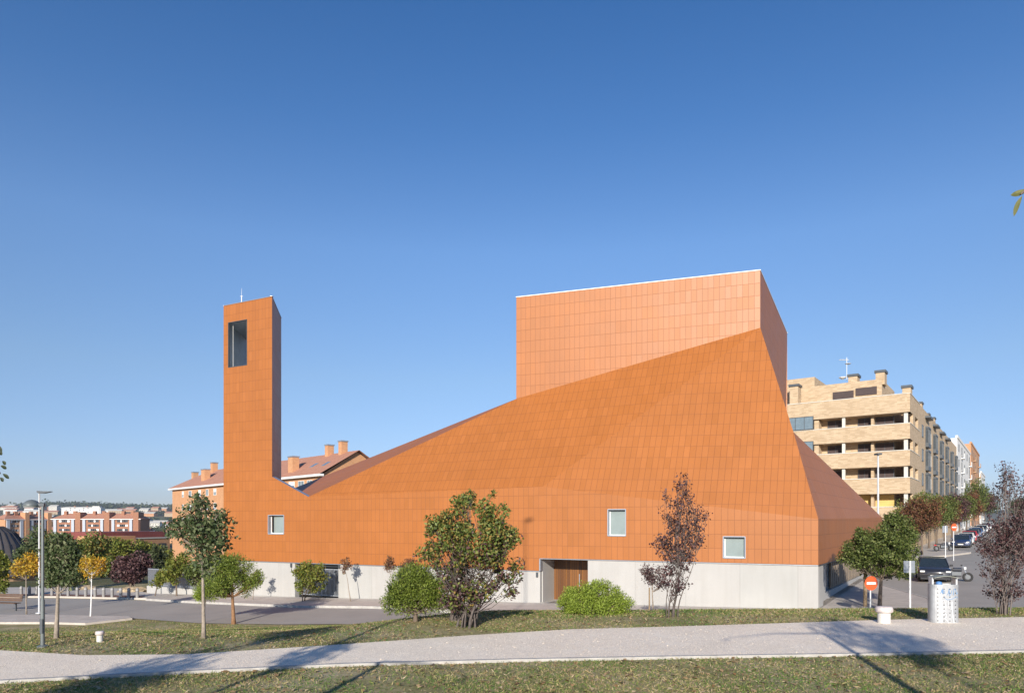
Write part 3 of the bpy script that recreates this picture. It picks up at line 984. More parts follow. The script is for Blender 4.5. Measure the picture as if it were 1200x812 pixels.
    if along > 0:
        k = int(n_leaf * along)
        S = np.array([[tuple(a), tuple(b)] for a, b in segs])
        si = RNG.integers(0, len(S), k); tt = RNG.uniform(0, 1, k)[:, None]
        P[:k] = S[si, 0] * (1 - tt) + S[si, 1] * tt + RNG.normal(size=(k, 3)) * leaf * 0.5
    if sparse:
        keep = RNG.uniform(0, 1, len(P)) > sparse; P = P[keep]
    dirs = None
    if needle:
        dd = (P - C[idx][:len(P)]); dd /= (np.linalg.norm(dd, axis=1)[:, None] + 1e-6)
        dirs = dd + rand_dirs(len(P)) * 0.5; dirs[:, 2] += 0.5
        dirs /= np.linalg.norm(dirs, axis=1)[:, None]
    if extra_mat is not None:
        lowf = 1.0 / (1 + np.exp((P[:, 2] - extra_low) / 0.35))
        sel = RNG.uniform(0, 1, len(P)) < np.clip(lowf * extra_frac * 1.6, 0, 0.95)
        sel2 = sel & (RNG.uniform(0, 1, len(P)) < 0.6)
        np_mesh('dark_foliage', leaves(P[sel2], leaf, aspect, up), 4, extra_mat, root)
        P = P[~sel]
        if dirs is not None: dirs = dirs[~sel]
    np_mesh('crown', leaves(P, leaf, aspect, up, dirs=dirs), 4, lmat, root)
    return root

def lobes_px(Y, items, dy=0.0):
    """items: (px, py, half width px, half height px) read off the photo, placed at depth Y"""
    return [(W(px, py, Y + (random.random() - 0.5) * dy), rx / F_PX * Y, ry / F_PX * Y) for px, py, rx, ry in items]

L_green = leaf_mat('leaf_mid_green', [(0.05, 0.075, 0.018), (0.10, 0.14, 0.03), (0.16, 0.20, 0.05), (0.24, 0.26, 0.09)])
L_dull = leaf_mat('leaf_dull_green', [(0.051, 0.080, 0.032), (0.094, 0.138, 0.051), (0.145, 0.181, 0.080), (0.217, 0.232, 0.116)])
L_auto = leaf_mat('leaf_green_turning', [(0.06, 0.09, 0.02), (0.12, 0.17, 0.035), (0.19, 0.24, 0.06), (0.27, 0.28, 0.08), (0.38, 0.22, 0.06)])
L_yel = leaf_mat('leaf_autumn_yellow', [(0.34, 0.26, 0.03), (0.58, 0.42, 0.05), (0.70, 0.46, 0.05), (0.60, 0.30, 0.03)], 0.45)
L_yg = leaf_mat('leaf_yellow_green', [(0.09, 0.12, 0.02), (0.17, 0.21, 0.035), (0.26, 0.29, 0.055), (0.30, 0.25, 0.06)], 0.4)
L_pine = leaf_mat('pine_needles', [(0.055, 0.085, 0.012), (0.12, 0.17, 0.022), (0.20, 0.26, 0.04), (0.30, 0.35, 0.07)], 0.25)
L_lime = leaf_mat('pine_needles_lime', [(0.11, 0.16, 0.02), (0.22, 0.30, 0.035), (0.32, 0.41, 0.06), (0.40, 0.48, 0.09)], 0.3)
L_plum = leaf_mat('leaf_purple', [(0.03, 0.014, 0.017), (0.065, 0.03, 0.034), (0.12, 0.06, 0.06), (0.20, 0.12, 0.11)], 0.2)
L_red = leaf_mat('leaf_reddish', [(0.087, 0.043, 0.029), (0.174, 0.072, 0.043), (0.261, 0.116, 0.058), (0.145, 0.131, 0.043)], 0.3)
L_far = leaf_mat('leaf_far_green', [(0.043, 0.065, 0.026), (0.080, 0.102, 0.043), (0.116, 0.131, 0.058)], 0.2)

def g_at(px, py):
    p = G(px, py); return p

VEG = True
if VEG:
    # --- tall green tree on the lawn left of the pine
    b = g_at(239, 748); Y = b.y
    tree('lawn_tree', b, lobes_px(Y, [(236, 606, 27, 24), (225, 628, 26, 22), (250, 630, 24, 24), (238, 655, 16, 18), (262, 606, 14, 14), (206, 615, 14, 14), (232, 590, 14, 12)], 0.3),
         'tall thin-stemmed tree with dark green drooping leaves on the lawn before the red-roofed house', lmat=L_dull, bmat=M_barkpale, trunk_r=0.05, leaf=0.10, n_leaf=3000, clump=0.24, n_clump=70, sparse=0.0, aspect=0.5, trunk_top=0.5)
    # --- tree beside the dome lamp
    b = g_at(66, 748); Y = b.y
    tree('lawn_tree', b, lobes_px(Y, [(64, 655, 14, 22), (78, 648, 12, 20), (62, 675, 14, 14), (80, 672, 12, 14), (70, 632, 10, 10)], 0.3),
         'young green tree with a pale bare trunk directly right of the dome lamp', lmat=L_dull, bmat=M_barkpale, trunk_r=0.055, leaf=0.085, n_leaf=3600, clump=0.22, n_clump=60, trunk_top=0.5)
    # --- pine at the road edge
    b = g_at(274, 731); Y = b.y
    tree('pine_tree', b, lobes_px(Y, [(272, 668, 30, 14), (270, 683, 34, 15), (262, 660, 16, 9), (294, 680, 14, 14), (250, 692, 20, 8)], 0.5),
         'round-headed young pine with a bare orange-brown trunk at the road edge', lmat=L_pine, bmat=plain('pine_bark', (0.26, 0.14, 0.07), 0.9, var=0.3, scale=10, bump=0.5), trunk_r=0.11, leaf=0.13, aspect=0.24, n_leaf=15000, clump=0.40, n_clump=60, needle=True, trunk_top=0.5, flat=0.9)
    b2 = W(240, 704, Y + 0.8); b2.z = H(b2.x, b2.y)
    tree('pine_shrub', b2, lobes_px(Y + 0.8, [(240, 696, 14, 9)], 0.3), 'low bright green pine shrub at the left foot of the young pine', 'shrub', lmat=L_lime, bmat=M_bark, trunk_r=0.04, leaf=0.16, aspect=0.16, n_leaf=1800, clump=0.28, n_clump=16, needle=True)
    # --- dense round pine
    b = g_at(487, 728); Y = b.y
    tree('pine_tree', b, lobes_px(Y, [(487, 690, 38, 24), (470, 700, 24, 18), (505, 700, 22, 18), (486, 675, 24, 13)], 0.3),
         'dense low rounded pine left of the big multi-stemmed tree', lmat=L_pine, bmat=M_bark, trunk_r=0.07, leaf=0.075, aspect=0.26, n_leaf=26000, clump=0.27, n_clump=110, needle=True, trunk_top=0.4)
    # --- big multi-stem tree
    b = g_at(547, 734); Y = b.y
    YA_ = Y
    tree('multi_stem_tree', b, lobes_px(Y, [(542, 605, 22, 30), (578, 600, 22, 24), (520, 622, 24, 22), (560, 640, 40, 34), (588, 632, 24, 28), (592, 668, 20, 24), (508, 645, 20, 22), (530, 672, 30, 24), (549, 583, 9, 12), (598, 690, 12, 8), (548, 700, 22, 20), (560, 690, 26, 18), (530, 700, 14, 20)], 0.6),
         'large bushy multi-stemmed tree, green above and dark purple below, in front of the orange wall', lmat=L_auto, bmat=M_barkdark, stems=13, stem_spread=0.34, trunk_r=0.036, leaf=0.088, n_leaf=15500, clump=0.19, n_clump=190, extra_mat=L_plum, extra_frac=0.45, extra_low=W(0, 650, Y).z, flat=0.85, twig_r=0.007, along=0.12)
    bb = g_at(534, 727)
    tree('street_tree', bb, lobes_px(bb.y, [(532, 650, 10, 10)], 0.1), 'thick dark straight trunk standing close left of the multi-stemmed tree', lmat=L_plum, bmat=M_barkdark, trunk_r=0.17, leaf=0.08, n_leaf=500, clump=0.2, n_clump=10)
    # --- lime pine bush
    b = g_at(697, 721); Y = b.y + 0.4; b = Vector((b.x, Y, H(b.x, Y)))
    tree('pine_shrub', b, lobes_px(Y, [(672, 705, 21, 18), (697, 700, 24, 19), (722, 704, 20, 17), (690, 712, 38, 11), (693, 684, 3, 7)], 0.3),
         'wide bright lime-green pine bush in front of the wooden door', 'shrub', lmat=L_lime, bmat=M_bark, stems=5, stem_spread=0.3, trunk_r=0.04, leaf=0.07, aspect=0.26, n_leaf=30000, clump=0.2, n_clump=150, needle=True)
    # --- purple plum in front of the wall
    b = g_at(788, 723); Y = b.y
    tree('plum_tree', b, lobes_px(Y, [(800, 575, 11, 24), (790, 610, 16, 26), (808, 612, 14, 24), (780, 640, 16, 18), (800, 645, 20, 24), (790, 680, 18, 22), (822, 598, 10, 14), (776, 580, 7, 9), (768, 633, 8, 8), (806, 560, 5, 9), (822, 630, 8, 14)], 0.3),
         'sparse upright purple-leaved plum tree between the two right windows', lmat=L_plum, bmat=M_barkdark, stems=7, stem_spread=0.16, trunk_r=0.022, leaf=0.075, n_leaf=3000, clump=0.17, n_clump=120, along=0.55, twig_r=0.006)
    # small grey-purple tree tied to a stake behind it
    b = W(764, 720, 28.0); b.z = H(b.x, b.y)
    tree('plum_tree', b, lobes_px(28.0, [(762, 672, 12, 14), (775, 680, 10, 16), (757, 668, 8, 9)], 0.2), 'small pale-stemmed purple sapling close behind the left of the sparse plum', lmat=L_plum, bmat=M_barkpale, trunk_r=0.045, leaf=0.075, n_leaf=1300, clump=0.25, n_clump=40, along=0.4)
    # --- green tree at the right corner of the church
    b = W(1031, 715, 31.5); b.z = H(b.x, b.y)
    tree('street_tree', b, lobes_px(31.5, [(1005, 645, 24, 20), (1035, 640, 30, 22), (1052, 622, 20, 20), (1020, 662, 24, 14), (1050, 658, 24, 16), (1064, 640, 14, 16), (1008, 628, 8, 8), (1046, 608, 9, 8)], 1.2),
         'broad green tree with a leaning trunk beside the right corner of the church', lmat=L_green, bmat=M_bark, trunk_r=0.11, leaf=0.105, n_leaf=21000, clump=0.38, n_clump=130, trunk_top=0.35)
    b = W(1014, 708, 34.0); b.z = H(b.x, b.y) + 0.12
    # --- purple bush tree at the right edge
    b = g_at(1176, 720); Y = b.y
    tree('plum_tree', b, lobes_px(Y, [(1178, 650, 30, 44), (1166, 625, 20, 24), (1195, 625, 26, 30), (1176, 690, 22, 20), (1180, 570, 14, 22), (1178, 543, 8, 14), (1205, 600, 20, 26), (1150, 640, 10, 16), (1148, 665, 10, 8), (1210, 560, 14, 20)], 0.5),
         'large twiggy purple plum at the right edge beside the rubbish bin', lmat=L_plum, bmat=plain('grey_twigs', (0.17, 0.14, 0.125), 0.9, var=0.2), stems=16, stem_spread=0.2, trunk_r=0.018, leaf=0.065, n_leaf=7500, clump=0.2, n_clump=230, along=0.5, twig_r=0.006)
    # --- trees against the base wall
    b = W(356, 706.5, 43.5); b.z = H(b.x, b.y) + .15
    tree('street_tree', b, lobes_px(43.5, [(362, 678, 20, 19), (355, 668, 12, 8), (372, 672, 11, 12)], 0.5), 'small round yellow-green tree in front of the barred gate', lmat=L_yg, bmat=M_bark, trunk_r=0.05, leaf=0.17, n_leaf=2100, clump=0.36, n_clump=36, trunk_top=0.4, stems=2, stem_spread=0.25)
    for (px, lean_px, Y, lab, nl) in ((411, 405, 42.4, 'thin leaning sapling with a small reddish top close right of the gate', 420), (430, 424, 42.6, None, 0), (463, 458, 40.4, 'thin reddish sapling half hidden behind the dense round pine', 520)):
        if not lab: continue
        b = W(px, 709, Y); b.z = H(b.x, b.y) + .15
        tree('sapling', b, lobes_px(Y, [(lean_px, 661, 7, 9), (lean_px - 3, 668, 5, 6)], 0.2), lab, lmat=L_red, bmat=M_barkpale, trunk_r=0.035, leaf=0.11, n_leaf=nl, clump=0.22, n_clump=20, trunk_top=0.3)
    b = W(480, 706, 39.5); b.z = H(b.x, b.y) + .15
    tree('sapling', b, lobes_px(39.5, [(478, 664, 14, 9)], 0.2), 'reddish small-crowned sapling rising above the dense round pine', lmat=L_red, bmat=M_barkpale, trunk_r=0.04, leaf=0.11, n_leaf=900, clump=0.25, n_clump=26)
    b = W(296, 705, 45.3); b.z = H(b.x, b.y) + .15
    tree('sapling', b, lobes_px(45.3, [(300, 678, 7, 9)], 0.2), 'dark thin sapling against the white base right of the young pine', lmat=L_red, bmat=M_barkpale, trunk_r=0.035, leaf=0.11, n_leaf=380, clump=0.24, n_clump=16)

    # --- left background trees
    def bg_tree(px, pyb, lob, label, mat, Y=None, nm='park_tree', n=2200, lf=0.2, tr=0.08, bm=None, cl=None, group=None, asp=0.6, needle=False, tt=0.5):
        b = g_at(px, pyb) if Y is None else W(px, pyb, Y)
        if Y is not None: b.z = H(b.x, b.y)
        Yb = b.y
        rx = max(l[2] for l in lob) / F_PX * Yb
        return tree(nm, b, lobes_px(Yb, lob, rx * 0.5), label, lmat=mat, bmat=bm or M_bark, trunk_r=tr, leaf=lf, n_leaf=n, clump=cl or rx * 0.4, n_clump=45, trunk_top=tt, aspect=asp, needle=needle, group=group)
    bg_tree(31, 720, [(30, 662, 15, 14), (24, 670, 10, 8), (38, 655, 8, 8)], 'slim yellow-leaved tree left of the dome lamp', L_yel, n=1300, lf=0.15, tr=0.045, bm=M_barkpale)
    bg_tree(106, 724, [(108, 666, 14, 12), (100, 660, 8, 8), (118, 662, 8, 8)], 'slim golden-yellow tree with a white trunk on the pale plaza', L_yel, n=1500, lf=0.13, tr=0.045, bm=M_white)
    bg_tree(153, 694, [(155, 666, 19, 13), (145, 664, 10, 9), (165, 664, 10, 9)], 'round clipped dark purple tree behind the bollards', L_plum, n=9000, lf=0.2, tr=0.12, cl=0.6)
    bg_tree(-3, 704, [(-2, 670, 14, 26), (2, 655, 10, 14)], 'bright green tree cut by the left edge of the view', L_yg, n=2600, lf=0.2, tr=0.1)
    bg_tree(98, 697, [(95, 645, 24, 20), (110, 640, 18, 16), (90, 665, 24, 18), (72, 640, 16, 14), (118, 655, 14, 14)], 'wide dark green tree behind the golden-yellow plaza tree', L_auto, Y=62, n=6500, lf=0.26, tr=0.16)
    bg_tree(50, 690, [(48, 640, 20, 16), (34, 650, 14, 14), (45, 660, 22, 14)], 'olive green tree behind the tall white street light', L_dull, Y=75, n=4200, lf=0.3, tr=0.16)
    bg_tree(128, 680, [(130, 645, 20, 12), (145, 642, 16, 10)], 'yellow-green tree in front of the low orange building, left one', L_yg, Y=95, n=2600, lf=0.35, tr=0.15)
    bg_tree(165, 678, [(168, 645, 20, 9), (185, 648, 14, 8)], 'yellowish tree in front of the low orange building, right one', L_yg, Y=100, n=2400, lf=0.35, tr=0.15)
    for i, (px, top) in enumerate(((181, 636), (191, 632), (186, 640))):
        bg_tree(px, 690, [(px, 662, 5, 26)], ['slender dark cypress, left of the three beside the fence', 'tallest slender cypress, right of the three beside the fence', 'middle slender cypress of the three beside the fence'][i], L_far, Y=66 + i, nm='cypress_tree', n=1800, lf=0.22, cl=0.3)
    bg_tree(207, 699, [(205, 668, 16, 15), (214, 660, 12, 12), (196, 675, 12, 8)], 'yellow-green tree before the barred fence, right of the cypresses', L_yg, Y=50, n=2800, lf=0.17, tr=0.07)
    bg_tree(181, 697, [(184, 682, 9, 6), (190, 674, 8, 7)], 'small yellow-green tree at the left end of the barred fence', L_yg, Y=50.5, n=900, lf=0.16, tr=0.05)
    bg_tree(232, 700, [(232, 672, 16, 16), (246, 660, 14, 12)], 'dark green tree close to the foot of the bell tower', L_green, Y=46.5, n=3200, lf=0.18, tr=0.08)
    for i, (px, py, Y, rx, ry, mt, lab) in enumerate((
            (20, 650, 150, 22, 10, L_far, 'dark trees by the domed roof'), (8, 655, 120, 18, 14, L_far, ''), (60, 655, 130, 24, 12, L_dull, ''), (110, 655, 140, 22, 12, L_green, ''),
            (150, 655, 160, 20, 8, L_far, ''), (90, 648, 220, 26, 8, L_dull, ''), (40, 645, 240, 24, 8, L_far, ''), (175, 640, 260, 14, 6, L_far, ''), (120, 640, 280, 20, 6, L_green, ''), (192, 655, 110, 12, 12, L_dull, ''), (30, 675, 90, 16, 12, L_dull, ''), (120, 672, 88, 12, 10, L_auto, ''))):
        b = W(px, py, Y); b.z = H(b.x, b.y)
        rr = rx / F_PX * Y; zz = ry / F_PX * Y
        labs = ['dark green tree behind the domed roof', 'dark tree directly behind the domed roof at the left edge', 'dull green tree in the valley behind the tall white street light',
                'green tree in the valley behind the golden-yellow plaza tree', 'dark green tree in front of the low orange building wall', 'pale olive tree at the foot of the long brick block, centre',
                'dark tree at the foot of the long brick block, left end', 'far dark tree right of the long brick block', 'far green tree at the foot of the long brick block, right end',
                'dull green tree just left of the red-roofed house', 'dull green bush behind the slim yellow-leaved tree', 'mottled green bush left of the round purple tree']
        tree('park_tree', b, [(Vector((b.x, b.y, max(b.z + zz * 1.1, W(px, py, Y).z))), rr, zz), (Vector((b.x + rr * .4, b.y, b.z + zz * 1.2)), rr * .6, zz * .8)], labs[i], lmat=mt, trunk_r=0.2, leaf=0.42, n_leaf=2600, clump=rr * 0.35, n_clump=40, group='trees in the valley')

    # --- street trees up the side street
    tr_spots = [(-9, 2.0, 2.0, 5.6, L_red, 'reddish street tree nearest the side street corner, in front of the motorcycle'), (-4, 1.2, 2.3, 6.2, L_auto, 'green and rust street tree at the near corner of the brown brick block'), (4, 1.4, 2.2, 6.0, L_green, 'green street tree second from the brick block corner'),
                (13, 1.4, 2.4, 6.2, L_green, 'green street tree third from the brick block corner'), (24, 1.4, 2.2, 6.0, L_red, 'reddish street tree below the middle bay windows'), (36, 1.4, 2.3, 6.4, L_plum, 'purple street tree below the far bay windows'),
                (52, 1.4, 2.6, 6.8, L_green, 'green street tree in front of the white block'), (70, 1.4, 2.8, 7.5, L_red, 'reddish street tree between white and orange blocks'), (92, 1.4, 3.4, 11, L_green, 'tall green street tree before the orange block'),
                (120, 1.4, 3.4, 9, L_plum, 'dark purple street tree far up the side street'), (150, 1.4, 3.5, 9, L_far, 'farthest dark green street tree on the left kerb')]
    for a, o, r, hh, mt, lab in tr_spots:
        x, y = st(a, o); b = Vector((x, y, H(x, y) + 0.16))
        c = b + Vector((0, 0, hh * 0.64))
        tree('street_tree', b, [(c, r, hh * 0.33), (c + Vector((r * .4, 0, .6)), r * .7, hh * .26), (c + Vector((-r * .5, .3, -.2)), r * .6, hh * .22)], lab, lmat=mt, trunk_r=0.12, leaf=0.19 + a * 0.001, n_leaf=7000, clump=r * .32, n_clump=70, group='street trees along the left kerb')
    right_spots = [(170, 9.5, 3.6, 8.5, L_far, 'dark street tree where the side street bends, left one'), (190, 12.5, 3.8, 9, L_plum, 'purple street tree where the side street bends, behind the twiggy plum'), (215, 16, 4.2, 10, L_far, 'broad dark street tree where the side street bends, right one'), (240, 9, 4.6, 10, L_far, 'very far dark street tree at the street end')]
    for a, o, r, hh, mt, lab in right_spots:
        x, y = st(a, o); b = Vector((x, y, H(x, y) + 0.16)); c = b + Vector((0, 0, hh * 0.65))
        tree('street_tree', b, [(c, r, hh * 0.32), (c + Vector((r * .4, 0, .6)), r * .7, hh * .25)], lab, lmat=mt, trunk_r=0.12, leaf=0.34, n_leaf=3600, clump=r * .34, n_clump=60, group='street trees along the right kerb')

    # --- twigs of near trees reaching into the view, and the trees behind the camera that throw the path shadows
    def shade_tree(x, y, hh, r, lab, n=3500, zc=None):
        b = Vector((x, y, H(x, y))); c = b + Vector((0, 0, hh - r))
        return tree('path_tree', b, [(c, r, r * 0.9), (c + Vector((r * .4, .2, -.4)), r * .7, r * .6)], lab, lmat=L_dull, bmat=M_bark, trunk_r=0.055, leaf=0.14, n_leaf=n, clump=r * .35, n_clump=60, trunk_top=0.4)

# ------------------------------------------------------------------ buildings around
M_brick_y = tile_mat('buff_brick', (0.42, 0.30, 0.18), (0.56, 0.425, 0.275), (0.42, 0.34, 0.25), 0.5, 0.13, 0.010, 0.85, brick=True, bump=0.15)
M_brick_o = tile_mat('orange_brick', (0.50, 0.24, 0.11), (0.58, 0.30, 0.15), (0.5, 0.33, 0.2), 0.5, 0.14, 0.012, 0.85, brick=True, bump=0.15)
M_brick_r = tile_mat('red_brick', (0.28, 0.115, 0.06), (0.35, 0.155, 0.085), (0.4, 0.25, 0.17), 0.6, 0.3, 0.02, 0.85, brick=True, bump=0.1)
M_rooft = tile_mat('red_roof_tiles', (0.46, 0.225, 0.14), (0.52, 0.26, 0.17), (0.32, 0.14, 0.09), 0.3, 0.4, 0.03, 0.8, brick=True, bump=0.3)
M_shut = plain('brown_shutter', (0.055, 0.035, 0.032), 0.6, var=0.2)
M_glassd = plain('dark_window_glass', (0.05, 0.065, 0.08), 0.08, var=0.2, spec=0.8)
M_glassb = plain('reflecting_glass', (0.16, 0.21, 0.24), 0.08, var=0.15, spec=0.8)
M_render_w = plain('white_render', (0.70, 0.69, 0.66), 0.8, var=0.05)
M_coping = plain('pale_coping', (0.60, 0.57, 0.50), 0.7, var=0.08)
M_yellowb = plain('yellow_blinds', (0.60, 0.42, 0.14), 0.7, var=0.15, scale=1)

def win(fr, u0, u1, z0, z1, v, parent, glass=None, frame=None, shutter=0.0, mull=1):
    """framed window with pane; v = face of the wall; optional rolled-down shutter fraction"""
    m = MB(); t = 0.07
    m.box(fr, u0, u0 + t, v - 0.05, v + 0.08, z0, z1); m.box(fr, u1 - t, u1, v - 0.05, v + 0.08, z0, z1)
    m.box(fr, u0 + t, u1 - t, v - 0.05, v + 0.08, z1 - t, z1); m.box(fr, u0 + t, u1 - t, v - 0.05, v + 0.08, z0, z0 + t)
    for k in range(1, mull + 1):
        c = u0 + (u1 - u0) * k / (mull + 1); m.box(fr, c - 0.03, c + 0.03, v - 0.04, v + 0.07, z0 + t, z1 - t)
    f = m.build('window', frame or M_white, parent)
    m = MB(); zs = z1 - t - (z1 - z0) * shutter
    m.box(fr, u0 + t, u1 - t, v - 0.02, v + 0.06, z0 + t, zs if shutter else z1 - t)
    if shutter < 0.95: m.build('pane', glass or M_glassd, f)
    if shutter > 0:
        m = MB(); m.box(fr, u0 + t, u1 - t, v - 0.035, v + 0.05, zs + 0.002, z1 - t); m.build('shutter', M_shut if frame is not M_white else M_white, f)
    return f

# ---- brown brick corner block on the side street
cor = Vector((43.5, 76.0, 0))
dF = Vector((-1110, 815, 0)).normalized()          # front facade, going left from the corner
frF = Fr(cor, -dF)                                 # u negative to the left; v into the block
frF.v = Vector((0, 0, 1)).cross(frF.u); 
if frF.v.y < 0: frF.v = -frF.v
dS = Vector((597, 815, 0)).normalized()
frB = Fr(cor, dS); 
if frB.v.x > 0: frB.v = -frB.v                     # v into the block (to the left)
def uF(px):
    # u (negative) of the point of the front facade seen at photo column px
    k = (px - 600) / F_PX; # cor.x + u*ux = k*(cor.y + u*uy)
    return (k * cor.y - cor.x) / (frF.u.x - k * frF.u.y)
def uBk(px):
    k = (px - 600) / F_PX
    return (k * cor.y - cor.x) / (frB.u.x - k * frB.u.y)
blk = empty('apartment_block', cor + Vector((0, 0, H(43, 76))), 'buff brick corner apartment block with long balconies and white columns behind the church', 'building')
Lf = 34.0          # front length
Ls = uBk(1121)     # side length
PERP = 17.0
zc = ZC
lev = [(12.1, 14.1), (9.16, 10.85), (6.2, 7.9), (3.2, 4.9), (0.2, 1.7)]   # parapet bands, relative to the camera
base_z = -3.6
DB = 1.9           # balcony depth
# core walls behind the balconies
ubox('wall', frF, -Lf, -DB, DB, PERP, zc + base_z, zc + 14.0, M_brick_y, blk)
for i, (a, b) in enumerate(lev):
    ubox('balcony_wall', frF, -Lf + 9.0 if i else -Lf, 0, 0, DB - 0.003, zc + a, zc + b, M_brick_y, blk)
    m = MB(); m.box(frF, (-Lf + 9 if i else -Lf) - 0.03, 0.04, -0.05, 0.25, zc + b + 0.003, zc + b + 0.08); m.build('coping', M_coping, blk)
ubox('wall', frF, -Lf, 0, 0, DB - 0.003, zc + base_z, zc - 1.0, M_brick_y, blk)
for (a, b) in ((14.1, 14.1),):
    pass
# left bay with corner glazing
ug = uF(953.5)
for i in range(4):
    zz0 = lev[i + 1][1] if i < 3 else 1.7; zz1 = lev[i][0]
    ubox('balcony_wall', frF, -Lf, ug - 0.02, 0.05, DB - 0.01, zc + lev[i + 1][0] - 1.3 if False else zc + lev[i + 1][0], zc + lev[i + 1][1], M_brick_y, blk)
    f = MB(); 
    u0, u1 = uF(927), ug
    win(frF, u0 - 1.5, u1, zc + zz0 + 0.1, zc + zz1 + 0.4, -0.12, blk, M_glassb, M_darkmetal, mull=3)
ubox('pier', frF, ug + 0.0, ug + 0.5, 0.3, DB - 0.01, zc + base_z, zc + 12.0, M_brick_y, blk)
# columns, recessed windows
for i in range(4):
    z0 = lev[i + 1][1]; z1 = lev[i][0]
    for px in (988.0,):
        u = uF(px); m = MB(); m.box(frF, u - 0.16, u + 0.16, 0.25, 0.6, zc + z0 + 0.08, zc + z1 - 0.003); m.build('column', M_coping, blk)
    m = MB(); m.box(frF, -0.62, -0.25, 0.25, 0.62, zc + z0 + 0.08, zc + z1 - 0.003); m.build('column', M_coping, blk)
    for (p0, p1, sh) in ((966, 985, 1.0), (1002, 1018, 0.65 if i == 1 else 1.0), (1023, 1045, 1.0)):
        u0, u1 = uF(p0), uF(p1)
        if i == 3: 
            m = MB(); m.box(frF, u0, u1, DB - 0.06, DB - 0.012, zc + z0 - 0.5, zc + z1 - 0.05); m.build('blind', M_yellowb if p0 != 1023 or True else M_shut, blk)
        else:
            win(frF, u0, u1, zc + z0 - 0.9, zc + z1 - 0.12, DB - 0.09, blk, M_glassd, M_darkmetal, sh if sh < 1 else 0.93)
    ubox('pier', frF, uF(1019), uF(1022.3), 0.9, DB - 0.005, zc + z0, zc + z1 - 0.003, M_brick_y, blk)
# side facade
for i, (a, b) in enumerate(lev):
    ubox('balcony_wall', frB, 0.0, 9.0, 0.0, 0.3, zc + a, zc + b, M_brick_y, blk)
    m = MB(); m.box(frB, -0.03, 9.0, -0.05, 0.3, zc + b + 0.004, zc + b + 0.082); m.build('coping', M_coping, blk)
for i in range(4):
    z0 = lev[i + 1][1]; z1 = lev[i][0]
    ubox('pier', frB, 2.6, 4.4, 0.0, 0.3, zc + z0, zc + z1 - 0.003, M_brick_y, blk)
    ubox('pier', frB, 7.4, 9.0, 0.0, 0.3, zc + z0, zc + z1 - 0.003, M_brick_y, blk)
    m = MB(); m.box(frB, 4.5, 7.3, 0.9, 1.0, zc + z0 - 0.5, zc + z1 - 0.05); m.build('recessed_glazing', M_glassd, blk)
    for k, u in enumerate((11.0, )):
        win(frB, u, u + 1.5, zc + z0 - 0.4, zc + z1 - 0.15, 0.0 - 0.01, blk, M_glassb, M_darkmetal)
ubox('wall', frB, 9.0, Ls, 0.0, PERP, zc + base_z, zc + 14.1, M_brick_y, blk)
k = 0
u = 15.0
while u < Ls - 4:
    for i in range(4):
        z0 = lev[i + 1][1] - 0.75; z1 = lev[i][0] - 0.2
        e = MB(); wd = 3.0
        e.box(frB, u, u + wd, -0.36, -0.001, zc + z0 - 0.55, zc + z0 - 0.02)
        bw = e.build('bay', M_darkmetal, blk)
        e = MB(); e.box(frB, u + 0.08, u + wd - 0.08, -0.30, -0.002, zc + z0 - 0.02, zc + z1 + 0.02); e.build('glazing', M_glassd, bw); e = MB(); e.box(frB, u, u + wd, -0.36, -0.001, zc + z1 + 0.022, zc + z1 + 0.25); e.build('bay_roof', M_darkmetal, bw)
        e = MB()
        for q in (0, 0.33, 0.66, 1):
            e.box(frB, u + 0.04 + (wd - 0.13) * q, u + 0.1 + (wd - 0.13) * q, -0.34, -0.28, zc + z0 - 0.02, zc + z1 + 0.02)
        e.build('mullions', M_darkmetal, bw)
    u += 9.5; k += 1
    for i in range(4):
        z0 = lev[i + 1][1] - 0.5
        if u < Ls - 2: win(frB, u - 4.4, u - 3.1, zc + z0, zc + z0 + 1.5, -0.01, blk, M_glassb, M_white)
# attic storey, chimneys, canopies
ubox('attic', frF, uF(945) - 3, uF(1028), 3.2, 13.0, zc + 14.0, zc + 16.6, M_brick_y, blk)
ubox('attic', frF, -Lf, uF(945), 4.0, 12.0, zc + 14.0, zc + 17.9, M_brick_y, blk)
m = MB(); m.box(frF, uF(969), uF(994), 3.12, 3.24, zc + 14.7, zc + 15.6); m.box(frF, uF(996.5), uF(1022), 3.12, 3.24, zc + 14.9, zc + 15.8); m.build('attic_vents', M_shut, blk)
ubox('attic', frB, 12, Ls, 3.5, 13.0, zc + 14.0, zc + 15.4, M_brick_y, blk)
for (pxa, pxb, z0, z1) in ((1020, 1031, 16.0, 17.4), (1056, 1066, 14.1, 14.9), (987, 998, 16.6, 17.3), (923, 933, 14.0, 16.4)):
    u0, u1 = uF(pxa), uF(pxb)
    ch = ubox('chimney', frF, u0, u1, 3.4 if z0 > 15 else 0.9, 5.0 if z0 > 15 else 2.3, zc + z0, zc + z1, M_brick_y, blk)
    m = MB(); m.box(frF, u0 - 0.12, u1 + 0.12, (3.4 if z0 > 15 else 0.9) - 0.12, (5.0 if z0 > 15 else 2.3) + 0.12, zc + z1 + 0.003, zc + z1 + 0.28); m.build('cap', M_darkmetal, ch)
for (u, z1) in ((12.5, 15.2), (21, 16.0), (30, 15.6), (38, 16.0)):
    if u < Ls:
        ch = ubox('chimney', frB, u, u + 1.6, 1.0, 2.4, zc + 14.1, zc + z1, M_brick_y, blk)
        m = MB(); m.box(frB, u - .1, u + 1.7, 0.9, 2.5, zc + z1 + .003, zc + z1 + .25); m.build('cap', M_darkmetal, ch)
for u in (15.0, 24.5, 34.0, 43.5):
    if u < Ls - 3:
        m = MB(); m.box(frB, u - 0.4, u + 3.4, -0.6, 0.4, zc + 13.2, zc + 13.45); m.build('canopy', M_darkmetal, blk)
